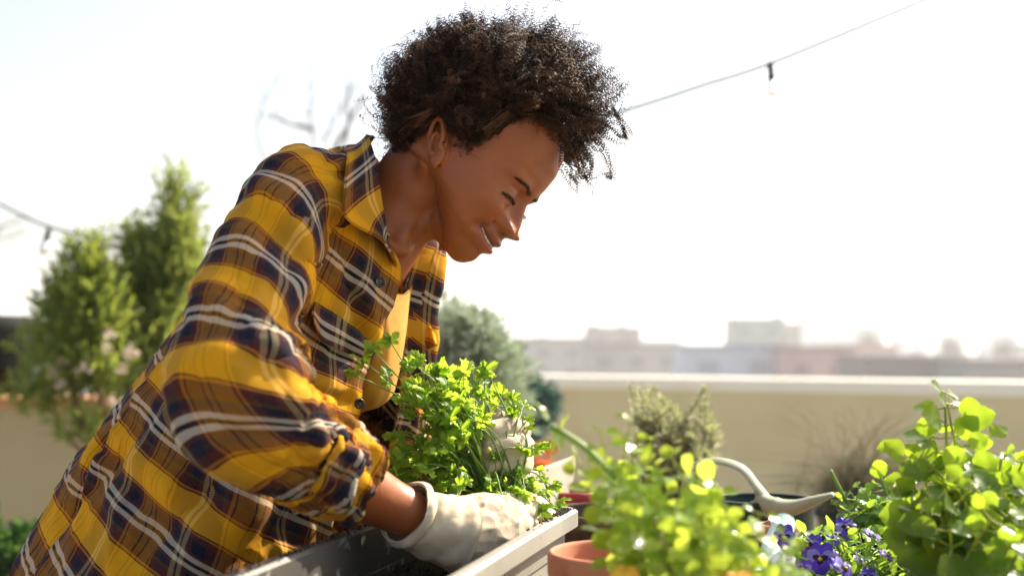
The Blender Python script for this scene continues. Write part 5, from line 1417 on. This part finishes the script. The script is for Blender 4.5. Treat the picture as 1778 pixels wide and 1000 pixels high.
string_light('string_light', [(-120, 290, 3.9), (0, 354, 3.9), (85, 393, 3.9), (160, 408, 3.9), (260, 420, 3.9), (420, 420, 3.9), (700, 380, 3.9)], [(84, 401, 3.9, .25)], 'festoon light cord sagging across the left sky towards the shrubs with one bulb')

# ---- bare trees beyond the terrace on the left
M_TWIG = mat('pale_bark', (.24, .23, .21), .9)
def bare_tree(base, lines, label, d):
    t = thing('bare_tree', base, label, 'tree', 'bare trees beyond the terrace'); mb = MB()
    for pts, r0 in lines:
        c = spline(PA([(x, y, d) for x, y in pts]), 16); V, F = tube(c, np.linspace(r0, r0 * .25, 16), 6); mb.add(V, F)
        for k in range(3, 15, 2):
            e = c[k] + norm(np.array([rng.normal(0, 1), rng.normal(0, .5), .8])) * rng.uniform(.1, .45); V, F = tube(np.array([c[k], (c[k] + e) / 2 + rng.normal(0, .02, 3), e]), np.array([r0 * .25, r0 * .16, r0 * .07]), 5); mb.add(V, F)
    mb.build('branches', [M_TWIG], t); V, F = tube(np.array([base, base * .5 + P(*lines[0][0][0], d) * .5, P(*lines[0][0][0], d)]), [.14, .10, .05], 10); obj('trunk', V, F, M_TWIG, t)
bare_tree(P(560, 1400, 11), [([(570, 420), (548, 300), (540, 180), (534, 80)], .024), ([(590, 420), (600, 280), (606, 180), (598, 85)], .024), ([(560, 400), (462, 280), (448, 205), (480, 140), (520, 105)], .020), ([(560, 250), (600, 170), (640, 118)], .017), ([(545, 225), (505, 215), (458, 200)], .03), ([(580, 260), (620, 190), (640, 160)], .03)], 'faint bare tree with tall upright twigs behind the shoulder', 11)
bare_tree(P(-150, 1500, 12), [([(-150, 700), (-110, 500), (-60, 360), (-20, 280)], .06), ([(-120, 560), (-60, 440), (0, 396), (40, 380)], .03), ([(-120, 520), (-40, 430), (0, 415), (55, 403)], .025), ([(-100, 480), (-40, 330), (5, 300)], .02)], 'bare tree whose pale twigs reach in at the left edge', 12)

# ---- the town
GZ = -19.
V, F = box((0, 1200, GZ - .5), (5200, 3600, 1)); structure('ground', V, F, noisy_mat('far_ground', (.12, .11, .09), (.2, .18, .15), .01, .95))
def building(x0, x1, ytop, d, col, label, deep=None, extra=(), wins=True, roofc=None, name='building', cat='building'):
    a = P(x0, ytop, d); b_ = P(x1, ytop, d); w_ = b_[0] - a[0]; h = a[2] - GZ; deep = deep or max(12, w_ * .6)
    c = np.array([(a[0] + b_[0]) / 2, d + deep / 2, GZ]); t = thing(name, c, label, cat, 'town buildings beyond the parapet')
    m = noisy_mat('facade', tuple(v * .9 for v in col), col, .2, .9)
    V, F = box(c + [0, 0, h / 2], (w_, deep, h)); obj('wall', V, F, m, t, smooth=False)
    V, F = box(c + [0, 0, h + .35], (w_ + .6, deep + .6, .7)); obj('roof', V, F, mat('roof', roofc or tuple(v * .6 for v in col), .9), t, smooth=False)
    for ex, ey, ew, eh in extra:
        p = P(ex, ey, d + 2); V, F = box((p[0], d + 3, (p[2] + GZ + h) / 2), (ew * d / FPX, 5, max(.5, p[2] - GZ - h))); obj('rooftop_room', V, F, m, t, smooth=False)
    if wins:
        me = None; nx = max(2, int(w_ / 5)); nz = max(1, int(min(h, 22) / 4.0)); nx = min(nx, 9); mw = mat('window_glass', tuple(v * .55 for v in col), .3)
        for i in range(nx):
            for k in range(nz):
                p = np.array([a[0] + w_ * (i + .5) / nx, d - .02, GZ + h - 2.6 - k * 4.0])
                if me is None:
                    V, F = box((0, 0, 0), (w_ / nx * .42, .12, 1.7)); me = new_mesh('window', V, F, [mw], smooth=False)
                o = bpy.data.objects.new('window', me); COL.objects.link(o); o.parent = t; o.matrix_parent_inverse = _inv(t); o.location = p
    return t
building(868, 1020, 590, 260, (.42, .38, .34), 'long pale grey block at the left end of the skyline', extra=[(940, 582, 20, 0)])
building(1018, 1114, 570, 330, (.34, .27, .23), 'brownish block with small rooftop rooms, left of the middle of the skyline', extra=[(1030, 562, 18, 0), (1080, 561, 10, 0)])
building(1022, 1190, 602, 215, (.42, .38, .33), 'low tan building in front of the brownish block')
building(1186, 1362, 605, 180, (.62, .64, .68), 'wide low white building below the grey-green block')
building(1272, 1362, 556, 300, (.30, .32, .29), 'tall grey-green block standing above the white building', extra=[(1278, 550, 6, 0), (1352, 547, 10, 0)])
building(1358, 1392, 564, 303, (.48, .44, .36), 'narrow tan stair tower attached to the grey-green block')
building(1362, 1484, 608, 172, (.58, .36, .33), 'low pink building right of the white building')
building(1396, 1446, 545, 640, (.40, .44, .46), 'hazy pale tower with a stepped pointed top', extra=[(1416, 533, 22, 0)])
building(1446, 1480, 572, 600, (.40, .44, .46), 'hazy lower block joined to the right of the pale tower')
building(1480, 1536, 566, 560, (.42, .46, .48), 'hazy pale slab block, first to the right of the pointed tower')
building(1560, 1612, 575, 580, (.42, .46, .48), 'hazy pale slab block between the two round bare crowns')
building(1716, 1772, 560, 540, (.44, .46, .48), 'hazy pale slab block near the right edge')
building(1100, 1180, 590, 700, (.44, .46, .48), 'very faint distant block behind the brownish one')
building(1440, 1560, 604, 230, (.50, .40, .34), 'low building with an orange roof patch behind the dark roofed hall', roofc=(.50, .22, .10))
building(1500, 1682, 626, 150, (.24, .19, .17), 'dark brown roofed hall close below the skyline at the right', roofc=(.20, .15, .13))
building(1676, 1830, 634, 140, (.34, .30, .27), 'grey-brown low building at the right edge of the skyline')
building(500, 866, 596, 300, (.42, .40, .36), 'long low block hidden mostly behind the person and spruce', wins=False)
building(-400, 420, 606, 320, (.42, .40, .36), 'long low block behind the juniper shrubs on the left', wins=False)
building(1840, 2300, 600, 320, (.44, .40, .36), 'block past the right edge of the skyline', wins=False)
M_BTREE = mat('bare_crown_twigs', (.16, .13, .11), .95)
def town_tree(x, ytop, wd, d, label):
    base = np.array([(x - 889) * d / FPX, d, GZ]); top = P(x, ytop, d); R = wd / 2 * d / FPX; hc = min((top[2] - GZ) * .42, R * 1.3); cz = top[2] - hc
    t = thing('town_tree', base, label, 'tree', 'bare trees in the town'); V, F = tube(np.array([base, [base[0], d, cz]]), [R * .06, R * .035], 8); obj('trunk', V, F, M_BTREE, t); mb = MB()
    for k in range(240):
        dd = norm(rng.normal(0, 1, 3)); dd[2] = abs(dd[2]) * 1.2 - .25; e = np.array([base[0], d, cz]) + dd * np.array([R, R, hc]) * rng.uniform(.7, 1.02); s0 = np.array([base[0], d, cz - hc * .4]) * .6 + e * .4 + rng.normal(0, R * .07, 3)
        V, F = tube(np.array([s0, (s0 + e) / 2 + rng.normal(0, R * .06, 3), e]), np.array([.018, .011, .005]) * R, 4, caps=False); mb.add(V, F)
    mb.build('crown', [M_BTREE], t)
for x, y, wd, d, lab in ((1508, 560, 62, 330, 'round bare tree crown right of the pointed hazy tower'), (1650, 556, 84, 300, 'largest round bare tree crown, above the dark roofed hall'), (1742, 575, 64, 280, 'bare tree crown nearest the right edge'), (1590, 600, 50, 260, 'small bare tree crown between the larger crowns'), (1205, 606, 40, 300, 'small bare tree left of the grey-green block'), (1700, 600, 50, 240, 'small bare tree between the two crowns at the right')):
    town_tree(x, y, wd, d, lab)
# ---- haze: one box of even air round everything
V, F = box((0, 1150, 20.), (5300, 3800, 82.)); V[:, 2] = np.where(V[:, 2] < 0, GZ - 2., 60.)
hz = bpy.data.materials.new('haze'); hz.use_nodes = True; ht = hz.node_tree; ht.nodes.remove(ht.nodes['Principled BSDF'])
pv = ht.nodes.new('ShaderNodeVolumePrincipled'); pv.inputs['Color'].default_value = (.93, .96, 1, 1); pv.inputs['Density'].default_value = .00075; pv.inputs['Anisotropy'].default_value = .3
ht.links.new(pv.outputs[0], ht.nodes['Material Output'].inputs['Volume'])
if USE_HAZE:
    o = bpy.data.objects.new('haze', new_mesh('haze', V, F, [hz], smooth=False)); COL.objects.link(o); o['kind'] = 'stuff'
